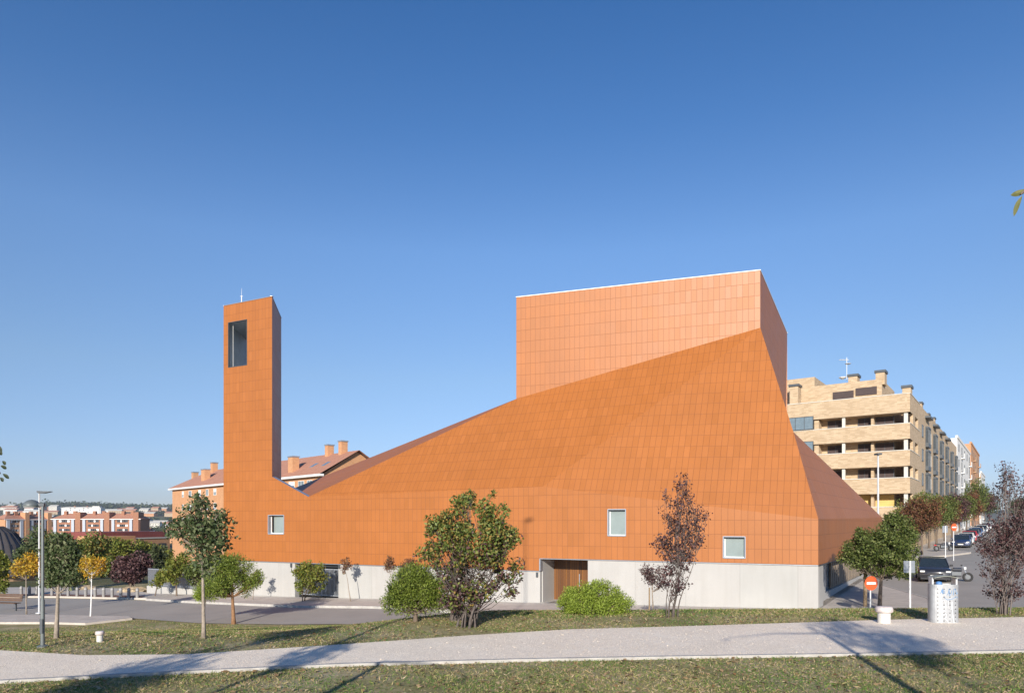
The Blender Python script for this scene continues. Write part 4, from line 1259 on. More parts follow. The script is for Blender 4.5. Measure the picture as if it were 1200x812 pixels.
# aerial
m = MB(); p = frF.P(uF(982), 5, zc + 17.2)
m.tube([p, p + Vector((0, 0, 2.8))], 0.03, 5)
m.tube([p + Vector((-0.9, 0, 2.5)), p + Vector((0.2, 0, 2.5))], 0.035, 4)
for q in range(6): m.tube([p + Vector((-.85 + q * .17, -.25, 2.5)), p + Vector((-.85 + q * .17, .25, 2.5))], 0.02, 4)
a_ = m.build('aerial_mast', M_white, blk)
m = MB(); m.lathe(p + Vector((0.15, 0, 1.9)), [(0.05, 0), (0.32, 0.1), (0.36, 0.14)], 10); m.lathe(p + Vector((-0.5, 0, 0.1)), [(0.05, 0), (0.4, 0.2), (0.45, 0.3)], 10); m.build('dish', M_white, a_)

# ---- white block and orange block further up the street
def simple_block(fr, u0, u1, dep, z0, z1, mat, label, wcols, floors, wz0, fh, wmat, parent_name='apartment_block'):
    o = empty(parent_name, fr.P(u0, 0, z0), label, 'building')
    ubox('wall', fr, u0, u1, 0, dep, z0, z1, mat, o)
    ubox('roof_parapet', fr, u0 - 0.1, u1 + 0.1, -0.12, 0.3, z1 + 0.003, z1 + 0.5, mat, o)
    for f in range(floors):
        for c in range(wcols):
            u = u0 + (u1 - u0) * (c + 0.5) / wcols
            if c % 3 == 1:
                m = MB(); m.box(fr, u - 1.4, u + 1.4, -0.55, -0.002, wz0 + f * fh - 0.9, wz0 + f * fh - 0.7); m.box(fr, u - 1.4, u + 1.4, -0.55, -0.48, wz0 + f * fh - 0.7, wz0 + f * fh + 0.2)
                m.build('balcony', wmat, o)
            win(fr, u - 0.8, u + 0.8, wz0 + f * fh, wz0 + f * fh + 1.4, -0.01, o, M_glassd, M_darkmetal)
    return o
simple_block(frB, Ls + 1.5, uBk(1137), 15, zc - 3.5, zc + 16.0, M_render_w, 'white rendered apartment block with small dark windows up the side street', 5, 6, zc - 1.0, 2.95, M_render_w)
uo0, uo1 = uBk(1137.6), uBk(1147.5)
simple_block(frB, uo0 + 1, uo1, 15, zc - 3.0, zc + 19.0, M_brick_o, 'orange brick apartment block beyond the white one, with roof overhang', 5, 7, zc - 1.0, 2.9, M_brick_o)
simple_block(frB, uo1 + 12, uo1 + 40, 15, zc - 3.0, zc + 15.0, M_render_w, 'farthest small white block at the end of the side street', 4, 5, zc - 1.0, 2.9, M_render_w)

# ---- red-roofed brick house behind the tower
e0 = W(377, 555, 111); e1 = W(202, 572.5, 160)
frH = Fr((e1.x, e1.y, 0), (e0.x - e1.x, e0.y - e1.y))
if frH.v.y < 0: frH.v = -frH.v
LH = (Vector((e0.x, e0.y)) - Vector((e1.x, e1.y))).length
ez = ZC + 7.76; wdH = 13.0; rise = 4.2
hs = empty('brick_house', (e1.x, e1.y, ZC - 6), 'long orange brick house with a red tiled gable roof and chimneys behind the bell tower', 'building')
ubox('wall', frH, 0, LH, 0.0, wdH, ZC - 10, ez - 0.05, M_brick_o, hs)
def quad(name, pts, mat, parent):
    return panel(name, pts, mat, parent, pts[0], pts[1] - pts[0])
ov = 0.7
quad('roof', [frH.P(-ov, -ov, ez), frH.P(LH + ov, -ov, ez), frH.P(LH + ov, wdH / 2, ez + rise), frH.P(-ov + wdH / 2, wdH / 2, ez + rise)], M_rooft, hs)
quad('roof', [frH.P(LH + ov, wdH + ov, ez), frH.P(-ov, wdH + ov, ez), frH.P(-ov + wdH / 2, wdH / 2, ez + rise), frH.P(LH + ov, wdH / 2, ez + rise)], M_rooft, hs)
panel('roof', [frH.P(-ov, wdH + ov, ez), frH.P(-ov, -ov, ez), frH.P(-ov + wdH / 2, wdH / 2, ez + rise)], M_rooft, hs)
panel('gable', [frH.P(LH, 0, ez - 0.1), frH.P(LH, wdH, ez - 0.1), frH.P(LH, wdH / 2, ez + rise - 0.2)], M_brick_o, hs)
m = MB(); m.box(frH, -ov, LH + ov, -ov - 0.05, 0.0, ez - 0.38, ez - 0.02); m.build('eaves', M_white, hs)
def uH(px):
    k = (px - 600) / F_PX
    return (k * frH.o.y - frH.o.x) / (frH.u.x - k * frH.u.y)
for px, wpx in ((214.5, 3), (223, 5), (234, 4), (243, 4), (252, 4), (342, 6), (353, 6), (363, 5), (373, 4)):
    for f in range(3):
        u = uH(px); wd = wpx * 0.17
        win(frH, u - wd, u + wd, ez - 2.2 - 2.9 * f, ez - 0.85 - 2.9 * f, -0.01, hs, M_glassb, M_white, 0.45 if (px + f) % 2 < 1 else 0.0)
for (px, wd, z0, z1, vv, big) in ((228.5, 0.6, 2.6, 4.0, 5.5, 0), (241, 1.0, 0.8, 3.6, 2.0, 1), (251, 0.6, 3.4, 5.6, 5.8, 0), (344, 0.85, 0.4, 3.5, 1.4, 1), (386, 0.5, 3.6, 5.6, 6.2, 0), (402, 0.5, 3.6, 5.9, 6.2, 0)):
    u = uH(px); 
    # chimneys stand back on the roof slope: slide along u so that the photo column still matches
    k = (px - 600) / F_PX; o_ = frH.o + frH.v * vv; u = (k * o_.y - o_.x) / (frH.u.x - k * frH.u.y)
    ch = ubox('chimney', frH, u - wd, u + wd, vv - 0.6, vv + 0.6, ez + z0 - 0.6, ez + z1, M_brick_o, hs)
    m = MB(); m.box(frH, u - wd - 0.1, u + wd + 0.1, vv - 0.7, vv + 0.7, ez + z1 + 0.003, ez + z1 + 0.22); m.build('cap', M_galv, ch)
for px in (368, 382):
    vv = 2.6; k = (px - 600) / F_PX; o_ = frH.o + frH.v * vv; u = (k * o_.y - o_.x) / (frH.u.x - k * frH.u.y)
    sl = rise / (wdH / 2 + ov); 
    z = lambda v: ez + (v + ov) * sl + 0.06
    m = MB(); m.add([frH.P(u - .5, vv - .6, z(vv - .6)), frH.P(u + .5, vv - .6, z(vv - .6)), frH.P(u + .5, vv + .6, z(vv + .6)), frH.P(u - .5, vv + .6, z(vv + .6)),
                     frH.P(u - .5, vv - .6, z(vv - .6) - .1), frH.P(u + .5, vv - .6, z(vv - .6) - .1), frH.P(u + .5, vv + .6, z(vv + .6) - .1), frH.P(u - .5, vv + .6, z(vv + .6) - .1)],
                    [(0, 1, 2, 3), (7, 6, 5, 4), (0, 4, 5, 1), (1, 5, 6, 2), (2, 6, 7, 3), (3, 7, 4, 0)]); m.build('skylight', M_glassb, hs)

# ---- long brick blocks in the valley (far left)
def valley_block(px0, px1, Y, ytop, yeave, ybase, cols, label, name='apartment_block', sec=3, turn=0.0, roofm=None, wall=None, bays=True):
    p0 = W(px0, yeave, Y); p1 = W(px1, yeave, Y * (1 + turn))
    fr = Fr((p0.x, p0.y, 0), (p1.x - p0.x, p1.y - p0.y))
    if fr.v.y < 0: fr.v = -fr.v
    Lb_ = (Vector((p1.x, p1.y)) - Vector((p0.x, p0.y))).length
    ze = p0.z; zr = W(px0, ytop, Y).z; zb = min(W(px0, ybase, Y).z, H(p0.x, p0.y) - 0.5)
    o = empty(name, (p0.x, p0.y, zb), label, 'building')
    ubox('wall', fr, 0, Lb_, 0, 13, zb, ze, wall or M_brick_r, o)
    rm = roofm or M_rooft
    quad('roof', [fr.P(-1, -1, ze), fr.P(Lb_ + 1, -1, ze), fr.P(Lb_ - 5, 6.5, zr), fr.P(5, 6.5, zr)], rm, o)
    quad('roof', [fr.P(Lb_ + 1, 14, ze), fr.P(-1, 14, ze), fr.P(5, 6.5, zr), fr.P(Lb_ - 5, 6.5, zr)], rm, o)
    panel('roof', [fr.P(-1, 14, ze), fr.P(-1, -1, ze), fr.P(5, 6.5, zr)], rm, o); panel('roof', [fr.P(Lb_ + 1, -1, ze), fr.P(Lb_ + 1, 14, ze), fr.P(Lb_ - 5, 6.5, zr)], rm, o)
    m = MB(); m.box(fr, -1, Lb_ + 1, -1.05, -0.75, ze - 0.5, ze - 0.02); m.build('eaves', M_white, o)
    nf = max(1, int((ze - zb) / 3.0))
    cnt = 0
    for s in range(sec):
        a = Lb_ * s / sec; b = Lb_ * (s + 1) / sec
        ubox('stair_tower', fr, b - Lb_ / sec * 0.20, b - Lb_ / sec * 0.02, -1.2, 6, zb, zr + 0.8, wall or M_brick_r, o)
        if bays:
            for (g0_, g1_) in ((a + 0.8, a + 2.7), (b - Lb_ / sec * 0.20 - 2.9, b - Lb_ / sec * 0.20 - 1.0)):
                m = MB(); m.box(fr, g0_, g1_, -0.8, -0.002, zb, ze - 0.6); m.build('glazed_bay', plain('pale_bay', (0.42, 0.46, 0.52), 0.4, var=0.1), o)
        n = cols; a2 = a + 4.5; b2 = b - Lb_ / sec * 0.20 - 4.6
        for f in range(min(nf, 5)):
            for c in range(n):
                if cnt >= 96: break
                u = a2 + (b2 - a2) * (c + 0.5) / n; z = ze - 2.3 - 3.0 * f; cnt += 1
                m = MB(); m.box(fr, u - 1.1, u + 1.1, -0.15, 0.1, z, z + 1.4); w_ = m.build('window', M_glassd if (c + f + s) % 3 else M_white, o)
        for q in (0.3, 0.62):
            u = a + (b - a) * q
            ubox('chimney', fr, u - 1, u + 1, 4.0, 6.0, ze + 1, zr + 1.6, M_brick_r, o)
    return o
valley_block(62, 164, 480, 601.3, 607.8, 655, 4, 'long brick apartment block with red hipped roof in the valley at the left', sec=3)
valley_block(6, 60, 470, 601.5, 608.2, 655, 5, 'brick apartment block left of the long one, partly behind the lamps', sec=2, turn=0.06, wall=M_brick_o)
# low orange hall with red roof
hall = empty('brick_hall', W(113, 650, 165), 'low orange brick hall with a flat dark red roof in front of the long blocks', 'building')
pa, pb = W(127, 627, 160), W(199, 627, 176)
frW = Fr((pa.x, pa.y, 0), (pb.x - pa.x, pb.y - pa.y)); LW_ = (Vector((pb.x, pb.y)) - Vector((pa.x, pa.y))).length; zw = pa.z
ubox('wall', frW, 0, LW_, 0, 14, zw - 7, zw - 1.0, M_brick_o, hall)
ubox('roof', frW, -0.3, LW_ + 0.3, 2.0, 14.2, zw - 0.99, zw + 0.7, tile_mat('dark_red_sheet', (0.20, 0.05, 0.04), (0.24, 0.06, 0.05), (0.15, 0.04, 0.03), 0.6, 9.0, 0.03, 0.6), hall)
m = MB(); m.box(frW, -0.2, LW_ + 0.2, -0.15, 0.2, zw - 0.99, zw - 0.7); m.build('coping', M_coping, hall)
ubox('wing', frW, -3.0, 5.5, -2.0, 6, zw - 7, zw - 0.2, M_brick_o, hall)
for q in (0.30, 0.45, 0.62, 0.8):
    m = MB(); m.box(frW, LW_ * q, LW_ * q + 2.2, -0.06, 0.1, zw - 3.6, zw - 2.2); m.build('window', M_glassd, hall)

# ---- domed ribbed roof at the left edge
dm_ = empty('domed_hall', W(-2, 660, 85), 'dark ribbed domed roof building cut by the left edge', 'building')
c = W(-8, 645, 85); 
m = MB(); m.lathe((c.x, c.y, 0), [(4.6, c.z - 3.0), (3.9, c.z - 1.0), (3.2, c.z + 0.8), (2.2, c.z + 2.2), (1.0, c.z + 2.9), (0.1, c.z + 3.1)], 28)
dr_ = m.build('dome', plain('brown_sheet_roof', (0.12, 0.105, 0.10), 0.5, 0.1), dm_, smooth=False)
m = MB()
for k in range(28):
    an = 2 * math.pi * k / 28
    m.tube([(c.x + r_ * math.cos(an), c.y + r_ * math.sin(an), z_) for r_, z_ in ((4.65, c.z - 3.0), (3.95, c.z - 1.0), (3.25, c.z + 0.8), (2.25, c.z + 2.2), (1.0, c.z + 2.95))], 0.06, 4)
m.build('ribs', M_dark, dr_)
m = MB(); m.lathe((c.x, c.y, 0), [(4.2, H(c.x, c.y) - 0.3), (4.2, c.z - 3.0)], 28); m.build('drum_wall', M_brick_o, dm_)

# ---- town on the ridge: small houses and a long white building, tree belt
rs = random.Random(11)
hp = empty('ridge_house', (0, 0, 0), 'x', 'house'); 
def hpos(px):
    return 'far left' if px < 40 else 'left of centre' if px < 80 else 'middle' if px < 120 else 'right of centre' if px < 160 else 'far right'
def small_house(x, y, z, L_, D_, Hh, wall, roofm, label, group):
    o = empty('town_house', (x, y, z), label, 'house', group)
    fr = Fr((x, y, 0), (1, rs.uniform(-.25, .25)))
    ubox('wall', fr, -L_ / 2, L_ / 2, 0, D_, z - 4, z + Hh, wall, o)
    quad('roof', [fr.P(-L_ / 2 - .6, -.6, z + Hh), fr.P(L_ / 2 + .6, -.6, z + Hh), fr.P(L_ / 2, D_ / 2, z + Hh + D_ * .22), fr.P(-L_ / 2, D_ / 2, z + Hh + D_ * .22)], roofm, o)
    quad('roof', [fr.P(L_ / 2 + .6, D_ + .6, z + Hh), fr.P(-L_ / 2 - .6, D_ + .6, z + Hh), fr.P(-L_ / 2, D_ / 2, z + Hh + D_ * .22), fr.P(L_ / 2, D_ / 2, z + Hh + D_ * .22)], roofm, o)
    m = MB()
    nfl = max(1, int(Hh / 3))
    for f in range(nfl):
        for c in range(int(L_ / 4)):
            u = -L_ / 2 + 2 + 4 * c; m.box(fr, u - 0.7, u + 0.7, -0.12, 0.1, z + 1 + 3 * f, z + 2.4 + 3 * f)
    m.build('windows', M_glassd, o)
    return o
bpy.data.objects.remove(hp)
walls = [M_render_w, M_brick_o, M_brick_y, M_brick_r, M_coping]
wn_ = {M_render_w: 'white', M_brick_o: 'orange', M_brick_y: 'buff', M_brick_r: 'red brick', M_coping: 'cream'}
nh = 0; seen_lab = set()
for row, (Yr, yy) in enumerate(((620, 0), (760, 0), (950, 0), (1200, 0), (1500, 0), (1850, 0), (2200, 0))):
    for k in range(16):
        px = 4 + k * 13 + rs.uniform(-4, 4)
        if px > 200: continue
        if row < 2 and px < 168 and rs.random() < 0.55: continue
        x = (px - 600) / F_PX * Yr; y = Yr * (1 + rs.uniform(-.05, .05)); z = H(x, y)
        wl = rs.choice(walls); sc = 0.8 + Yr / 1600
        wd_ = rs.uniform(9, 22) * sc; rf_ = rs.choice((M_rooft, M_rooft, M_coping))
        lab = '%s %s house with %s roof, %s on the far slope, %s' % ('wide' if wd_ > 15.5 * sc else 'narrow', wn_[wl], 'red' if rf_ is M_rooft else 'pale', ['lowest row', 'second row', 'third row', 'fourth row', 'fifth row', 'sixth row', 'top row'][row], hpos(px))
        if lab in seen_lab: continue
        seen_lab.add(lab)
        small_house(x, y, z, wd_, 10 * sc, rs.choice((4, 6, 7, 10)) * (1 if row else 1.3), wl, rf_, lab, 'distant houses on the far slope')
        nh += 1
o = valley_block(72, 118, 1250, 593.5, 594.8, 600, 6, 'long low white building on the far slope above the brick blocks', name='long_white_building', sec=1, roofm=M_coping, wall=M_render_w, bays=False)

def far_wood(name, pts, label, n, size, hh):
    P = []
    for (x, y) in pts:
        z = H(x, y)
        k = max(8, int(n / len(pts)))
        q = RNG.normal(size=(k, 3)) * np.array([hh * 1.3, hh * 1.3, hh * 0.42]) + np.array([x, y, z + hh * 0.5]); P.append(q)
    P = np.concatenate(P)
    o = np_mesh(name, leaves(P, size, 0.8, 0.5), 4, L_far)
    tag(o, label, 'woodland', kind='stuff'); return o
pts = []
for _ in range(420):
    Yr = rs.choice((560, 700, 850, 1050, 1300, 1600, 1900, 2300, 2550, 2600)); px = rs.uniform(-40, 205)
    pts.append(((px - 600) / F_PX * Yr, Yr))
far_wood('woodland', pts, 'dark far-off trees scattered among the houses on the far slope', 52000, 3.2, 5.5)
pts = []
for _ in range(260):
    Yr = rs.uniform(2350, 2600); px = rs.uniform(-40, 210) if rs.random() < 0.5 else rs.uniform(-40, 70)
    pts.append(((px - 600) / F_PX * Yr, Yr))
far_wood('woodland', pts, 'dark belt of trees along the skyline ridge at the left', 52000, 8.0, 13)

# ---- mountains beyond the street
m = MB(); vs = []; n = 60
for i in range(n + 1):
    x = 600 + i * 45; y = 3150
    z = 4 + 66 * (0.55 + 0.3 * math.sin(i * 0.23 + .4) + 0.12 * math.sin(i * 0.9) + 0.05 * math.sin(i * 2.3))
    vs += [(x, y - 500, 0.0), (x, y, z), (x, y + 150, 0)]
fs = []
for i in range(n):
    for k in range(2): fs.append((i * 3 + k, i * 3 + k + 1, (i + 1) * 3 + k + 1, (i + 1) * 3 + k))
m.add(vs, fs); o = m.build('hills', M_field, smooth=True, recalc=False); tag(o, kind='structure')

# ---- fence of vertical bars on a white plinth, left of the tower
p0 = PL(262, 612); a = G(222, 697.5); b_ = G(172, 696.5)
fc = empty('bar_fence', (a.x, a.y, a.z), 'grey barred fence on a white plinth left of the bell tower', 'fence')
frX = Fr((b_.x, b_.y, 0), (p0.x - 0.4 - b_.x, p0.y - b_.y)); Lx = (Vector((p0.x, p0.y)) - Vector((b_.x, b_.y))).length - 0.5
zb = H(-24, 52) + 0.1
m = MB(); m.box(frX, 0, Lx, 0, 0.25, zb - 0.5, zb + 0.45); m.build('plinth', M_conc, fc)
m = MB()
for k in range(int(Lx / 0.14)): m.box(frX, k * 0.14, k * 0.14 + 0.05, 0.1, 0.15, zb + 0.45, zb + 1.75)
m.build('bars', M_galv, fc)
m = MB(); m.box(frX, 0, Lx, 0.09, 0.16, zb + 1.70, zb + 1.78); m.box(frX, 0, Lx, 0.09, 0.16, zb + 0.55, zb + 0.6); m.build('rail', M_galv, fc)

# ------------------------------------------------------------------ street furniture
M_lamp = plain('lamp_grey_green', (0.16, 0.18, 0.18), 0.45, 0.3, var=0.1)
M_red = plain('sign_orange_red', (0.75, 0.11, 0.03), 0.45, var=0.04)
M_steelw = plain('pale_steel', (0.60, 0.61, 0.62), 0.45, 0.3, var=0.08)
M_timber = plain('round_timber', (0.28, 0.20, 0.12), 0.85, var=0.3, scale=6, bump=0.3)

# park lamp with a dome head on a side arm
b = g_at(50, 758); Y = b.y
lp = empty('park_lamp', b, 'grey-green park lamp with a dome head on a short side arm, beside the gravel path', 'street lamp')
ztopl = W(50, 590, Y).z
m = MB(); m.tube([b - Vector((0, 0, .1)), b + Vector((0, 0, 1.0))], [0.042, 0.04], 12); m.tube([b + Vector((0, 0, 1.0)), (b.x, b.y, ztopl)], [0.030, 0.027], 12)
m.lathe((b.x, b.y, b.z), [(0.11, -0.02), (0.11, 0.03), (0.06, 0.05)], 12); m.build('pole', M_lamp, lp, smooth=False)
m = MB(); m.box(Fr((b.x, b.y, 0), (-1, 0)), -0.04, 0.10, -0.03, 0.03, ztopl - 0.06, ztopl + 0.01); m.build('bracket', M_darkmetal, lp, bevel=0.008)
cx_ = W(37.2, 590, Y)
m = MB(); rr = 9.3 / F_PX * Y
m.lathe((cx_.x, cx_.y, ztopl - 0.05), [(rr, 0), (rr * 0.98, 0.02), (rr * 0.86, 0.065), (rr * 0.6, 0.105), (rr * 0.3, 0.128), (0.01, 0.135)], 32); dmh = m.build('dome', M_lamp, lp, smooth=True)
m = MB(); m.lathe((cx_.x, cx_.y, ztopl - 0.05), [(rr * 0.9, -0.03), (rr * 0.9, -0.002)], 28); m.build('diffuser', plain('lamp_diffuser', (0.25, 0.27, 0.27), 0.2), dmh)
m = MB(); m.box(Fr((b.x, b.y, 0), (0, -1)), 0.04, 0.055, -0.03, 0.03, b.z + 0.3, b.z + 0.6); m.build('hatch', M_darkmetal, lp)

# tall white street light behind it
b = G(46, 720); b.z += 0.1; Y = b.y
sl = empty('street_light', b, 'tall pale street light with a flat head, just behind the dome lamp', 'street lamp')
zt_ = W(46, 577, Y).z
m = MB(); m.tube([b - Vector((0, 0, .1)), Vector((b.x, b.y, zt_))], [0.06, 0.04], 10); m.lathe(b, [(0.2, -0.02), (0.2, 0.03), (0.11, 0.06)], 12); m.build('pole', M_steelw, sl)
m = MB(); L_ = 14 / F_PX * Y
m.prism(Fr((b.x, b.y, 0), (1, 0)), [(-0.06, zt_), (0.05, zt_ - 0.06), (L_ * .45, zt_ - 0.05), (L_, zt_ + 0.04), (L_, zt_ + 0.07), (L_ * .4, zt_ + 0.08), (-0.06, zt_ + 0.1)], -0.14, 0.14); m.build('lamp_head', M_darkmetal, sl)

# tall lamp in front of the brown block
b = W(1029, 650, 64); b.z = H(b.x, b.y); Y = b.y
sl = empty('street_light', b, 'tall thin street light with a square head, in front of the buff brick block', 'street lamp')
zt_ = W(1029, 533, Y).z
m = MB(); m.tube([b, Vector((b.x, b.y, zt_))], [0.11, 0.07], 10); m.build('pole', M_steelw, sl)
m = MB(); m.box(Fr((b.x, b.y, 0), (1, 0)), -0.2, 0.2, -0.35, 0.35, zt_, zt_ + 0.16); m.build('lamp_head', M_darkmetal, sl, bevel=0.02)

# street light beyond the left of the view's foot; it throws the thin shadow on the orange wall
def shadow_lamp():
    pw = PL(615.5, 611)
    d_ = Vector((-sx, -sy, 0)); d_.normalize()
    t = (pw.y - 2.5) / d_.y
    base = Vector((pw.x - d_.x * t, 2.5, 0)); zt = pw.z + t * math.tan(R(SUN_EL))
    base.z = H(base.x, base.y)
    o = empty('street_light', base, 'very tall street light standing beside the camera, outside the view', 'street lamp')
    m = MB(); m.tube([base, Vector((base.x, base.y, zt))], [0.06, 0.03], 10); m.build('pole', M_steelw, o)
    m = MB(); m.box(Fr((base.x, base.y, 0), (1, 0)), -0.05, 0.45, -0.08, 0.08, zt, zt + 0.1); m.build('lamp_head', M_darkmetal, o)
    print('road', [(round(p[0],1), round(p[1],1)) for p in road_l[:9]]); print('shadow lamp', base, zt, 'top px', HOR - (zt - ZC) / base.y * F_PX)
    return base
SL = shadow_lamp()

# white capped pipe stubs
def stub(px, py, hpx, wpx, label):
    b = g_at(px, py); Y = b.y; hh = hpx / F_PX * Y; r = wpx / 2 / F_PX * Y
    o = empty('pipe_stub', b, label, 'vent pipe')
    m = MB(); m.lathe(b, [(r, -0.1), (r, hh * 0.66), (r * 0.98, hh * 0.68)], 20); m.build('pipe', plain('dirty_white_plastic', (0.62, 0.60, 0.55), 0.6, var=0.12, scale=9), o, smooth=False)
    m = MB(); m.lathe(b, [(r * 1.22, hh * 0.66), (r * 1.36, hh * 0.72), (r * 1.36, hh * 0.9), (r * 1.2, hh * 0.98), (r * 0.5, hh)], 24); m.build('cap', plain('stained_cap', (0.60, 0.52, 0.49), 0.6, var=0.25, scale=14), o, smooth=True)
stub(1036, 731, 21, 14, 'squat white pipe stub with a stained pinkish cap, left of the rubbish bin')
stub(117, 752, 13, 7, 'small white pipe stub with a rusty cap on the left lawn')

# rubbish bin: perforated oval sheet-steel drum
b = g_at(1105, 730); Y = b.y
bn = empty('rubbish_bin', b, 'perforated galvanised steel rubbish bin with blue and white graffiti at the path edge', 'rubbish bin')
fb = Fr((b.x, b.y, 0), (1, -0.12))
wb = 15.5 / F_PX * Y; hb_ = 46 / F_PX * Y
M_bin = plain('scuffed_bin_steel', (0.40, 0.41, 0.42), 0.5, 0.35, var=0.2, scale=5, bump=0.1, bscale=8)
def oval(z, k=1.0):
    out = []
    for i in range(32):
        a = 2 * math.pi * i / 32; ca, sa = math.cos(a), math.sin(a)
        x = math.copysign(abs(ca) ** 0.7, ca) * wb * k; y = math.copysign(abs(sa) ** 0.7, sa) * wb * 0.62 * k
        out.append(fb.P(x, y, b.z + z))
    return out
m = MB(); r0, r1, r2, r3 = oval(0.0), oval(hb_), oval(hb_, 0.965), oval(0.05, 0.965)
n = 32; vs = r0 + r1 + r2 + r3; fs = []
for k in range(3):
    for i in range(n): fs.append((k * n + i, k * n + (i + 1) % n, (k + 1) * n + (i + 1) % n, (k + 1) * n + i))
fs.append(tuple(3 * n + i for i in range(n)))
m.add(vs, fs); m.build('drum', M_bin, bn)
m = MB()
for r_ in range(9):
    for c_ in range(4):
        x = (-0.62 + 0.41 * c_) * wb; z = hb_ * (0.09 + 0.1 * r_ - 0.0)
        # on the curved front face
        t = max(0.0, 1 - (abs(x) / wb) ** (2 / 0.7)) ** (0.35); y = -wb * 0.62 * t
        p = fb.P(x, y - 0.004, b.z + z)
        q = [p + fb.u * (0.015 * math.cos(a)) + Vector((0, 0, 0.015 * math.sin(a))) for a in [k * math.pi / 4 for k in range(8)]]
        m.add(q, [tuple(range(8))[::-1]])
m.build('perforations', M_dark, bn, recalc=False)
m = MB()
for s in (-1, 1):
    m.box(fb, s * wb * 0.84 - 0.02, s * wb * 0.84 + 0.02, -0.09, 0.09, b.z + hb_ - 0.05, b.z + hb_ + 0.17)
m.build('bracket', M_steelw, bn)
m = MB()
top = []
for i in range(9):
    t = -1 + i / 4; m_ = fb.P(t * wb * 0.86, 0, b.z + hb_ + 0.17 + 0.045 * (1 - t * t)); top.append(m_)
for i in range(8):
    a, c2 = top[i], top[i + 1]; v = fb.v * 0.2
    m.add([a - v, c2 - v, c2 + v, a + v, a - v - Vector((0, 0, .012)), c2 - v - Vector((0, 0, .012)), c2 + v - Vector((0, 0, .012)), a + v - Vector((0, 0, .012))], [(0, 1, 2, 3), (7, 6, 5, 4), (0, 4, 5, 1), (1, 5, 6, 2), (2, 6, 7, 3), (3, 7, 4, 0)])
m.build('hood', plain('dull_bin_hood', (0.30, 0.31, 0.25), 0.5, 0.3), bn)
m = MB(); m.add([p + Vector((0, 0, -0.06)) for p in oval(hb_, 0.96)], [tuple(range(32))]); m.build('liner', plain('black_bag', (0.03, 0.03, 0.04), 0.4), bn, recalc=False)
m = MB(); m.lathe(fb.P(-0.1, 0, b.z + hb_ - 0.05), [(0.02, 0), (0.08, 0.03), (0.07, 0.1), (0.01, 0.12)], 10); tag(m.build('rubbish_bag', plain('blue_bag', (0.10, 0.25, 0.55), 0.5, var=0.3), loc=fb.P(-0.1, 0, b.z + hb_ - 0.05), smooth=True), 'crumpled blue bag in the mouth of the rubbish bin', 'bag')
def surf(x, z, off=0.006):
    t = max(0.0, 1 - (abs(x) / wb) ** (2 / 0.7)) ** 0.35
    return fb.P(x, -wb * 0.62 * t - off, b.z + z)
def scribble(pts, mat, w_=0.010, nm='graffiti'):
    m = MB(); P_ = []
    for i in range(len(pts) - 1):
        for k in range(5):
            t = k / 5; P_.append((pts[i][0] * (1 - t) + pts[i + 1][0] * t, pts[i][1] * (1 - t) + pts[i + 1][1] * t))
    P_.append(pts[-1])
    m.tube([surf(x * wb, z * hb_) for x, z in P_], w_, 4); return m.build(nm, mat, bn, recalc=False)
M_gb = plain('faded_blue_paint', (0.16, 0.32, 0.55), 0.6, var=0.2); M_gw = plain('white_spray_paint', (0.75, 0.76, 0.78), 0.6, var=0.1)
scribble([(-.45, .78), (-.32, .90), (-.28, .76), (-.38, .84), (-.22, .86), (-.2, .78)], M_gb, 0.007)
scribble([(0.0, .74), (.1, .80), (.14, .90), (.16, .72), (.3, .78), (.34, .86)], M_gb, 0.006)
scribble([(.45, .74), (.5, .90), (.62, .88), (.7, .76), (.8, .80)], M_gb, 0.006)
scribble([(-.2, .68), (0, .62), (.35, .64), (.7, .70), (.82, .66)], M_gb, 0.005)
scribble([(-.6, .32), (-.5, .46), (-.45, .58), (-.2, .60), (-.1, .48), (-.35, .40), (-.3, .30), (-.12, .34)], M_gw, 0.0065)
scribble([(.08, .60), (.12, .40), (.3, .38), (.34, .58), (.38, .30), (.44, .12), (.5, .04)], M_gw, 0.0065)
scribble([(-.35, .05), (-.3, .22), (-.1, .28), (-.05, .2), (-.2, .16), (0.0, .10), (.14, .02)], M_gw, 0.0065)

# no-entry signs
def no_entry(base, zc_, r, label, yaw=0.0):
    o = empty('no_entry_sign', base, label, 'road sign')
    fr = Fr((base.x, base.y, 0), (math.cos(yaw), math.sin(yaw)))
    m = MB(); m.tube([base - Vector((0, 0, .1)), Vector((base.x, base.y, zc_ + r * 0.6))], 0.032, 8); m.build('pole', M_steelw, o)
    def disc(name, prof, mat, par, v0, v1):
        mm = MB(); q = [(r * prof * math.cos(k * math.pi / 16), zc_ + r * prof * math.sin(k * math.pi / 16)) for k in range(32)]
        mm.prism(fr, q, v0, v1); return mm.build(name, mat, par)
    pl = disc('plate', 1.0, M_red, o, -0.06, -0.04)
    mm = MB(); mm.prism(fr, [(-r * .72, zc_ - r * .17), (r * .72, zc_ - r * .17), (r * .72, zc_ + r * .17), (-r * .72, zc_ + r * .17)], -0.066, -0.0605); mm.build('white_bar', M_white, pl)
    m = MB(); m.box(fr, -0.05, 0.05, -0.04, 0.04, zc_ + .02, zc_ + .07); m.box(fr, -0.05, 0.05, -0.04, 0.04, zc_ - .12, zc_ - .07); m.build('clamp', M_galv, o)
Yq = 29.5; bq = W(1020, 683, Yq); b = Vector((bq.x, bq.y, H(bq.x, bq.y)))
no_entry(b, bq.z, 8.2 / F_PX * Yq, 'round orange-red no-entry sign on a pole at the church corner, the nearer one', 0.15)
bq = W(1117.5, 617.6, 60); b = Vector((bq.x, bq.y, H(bq.x, bq.y) + .16))
no_entry(b, bq.z, 4.3 / F_PX * 60, 'small far no-entry sign on the side street corner beside the motorcycle', 0.3)

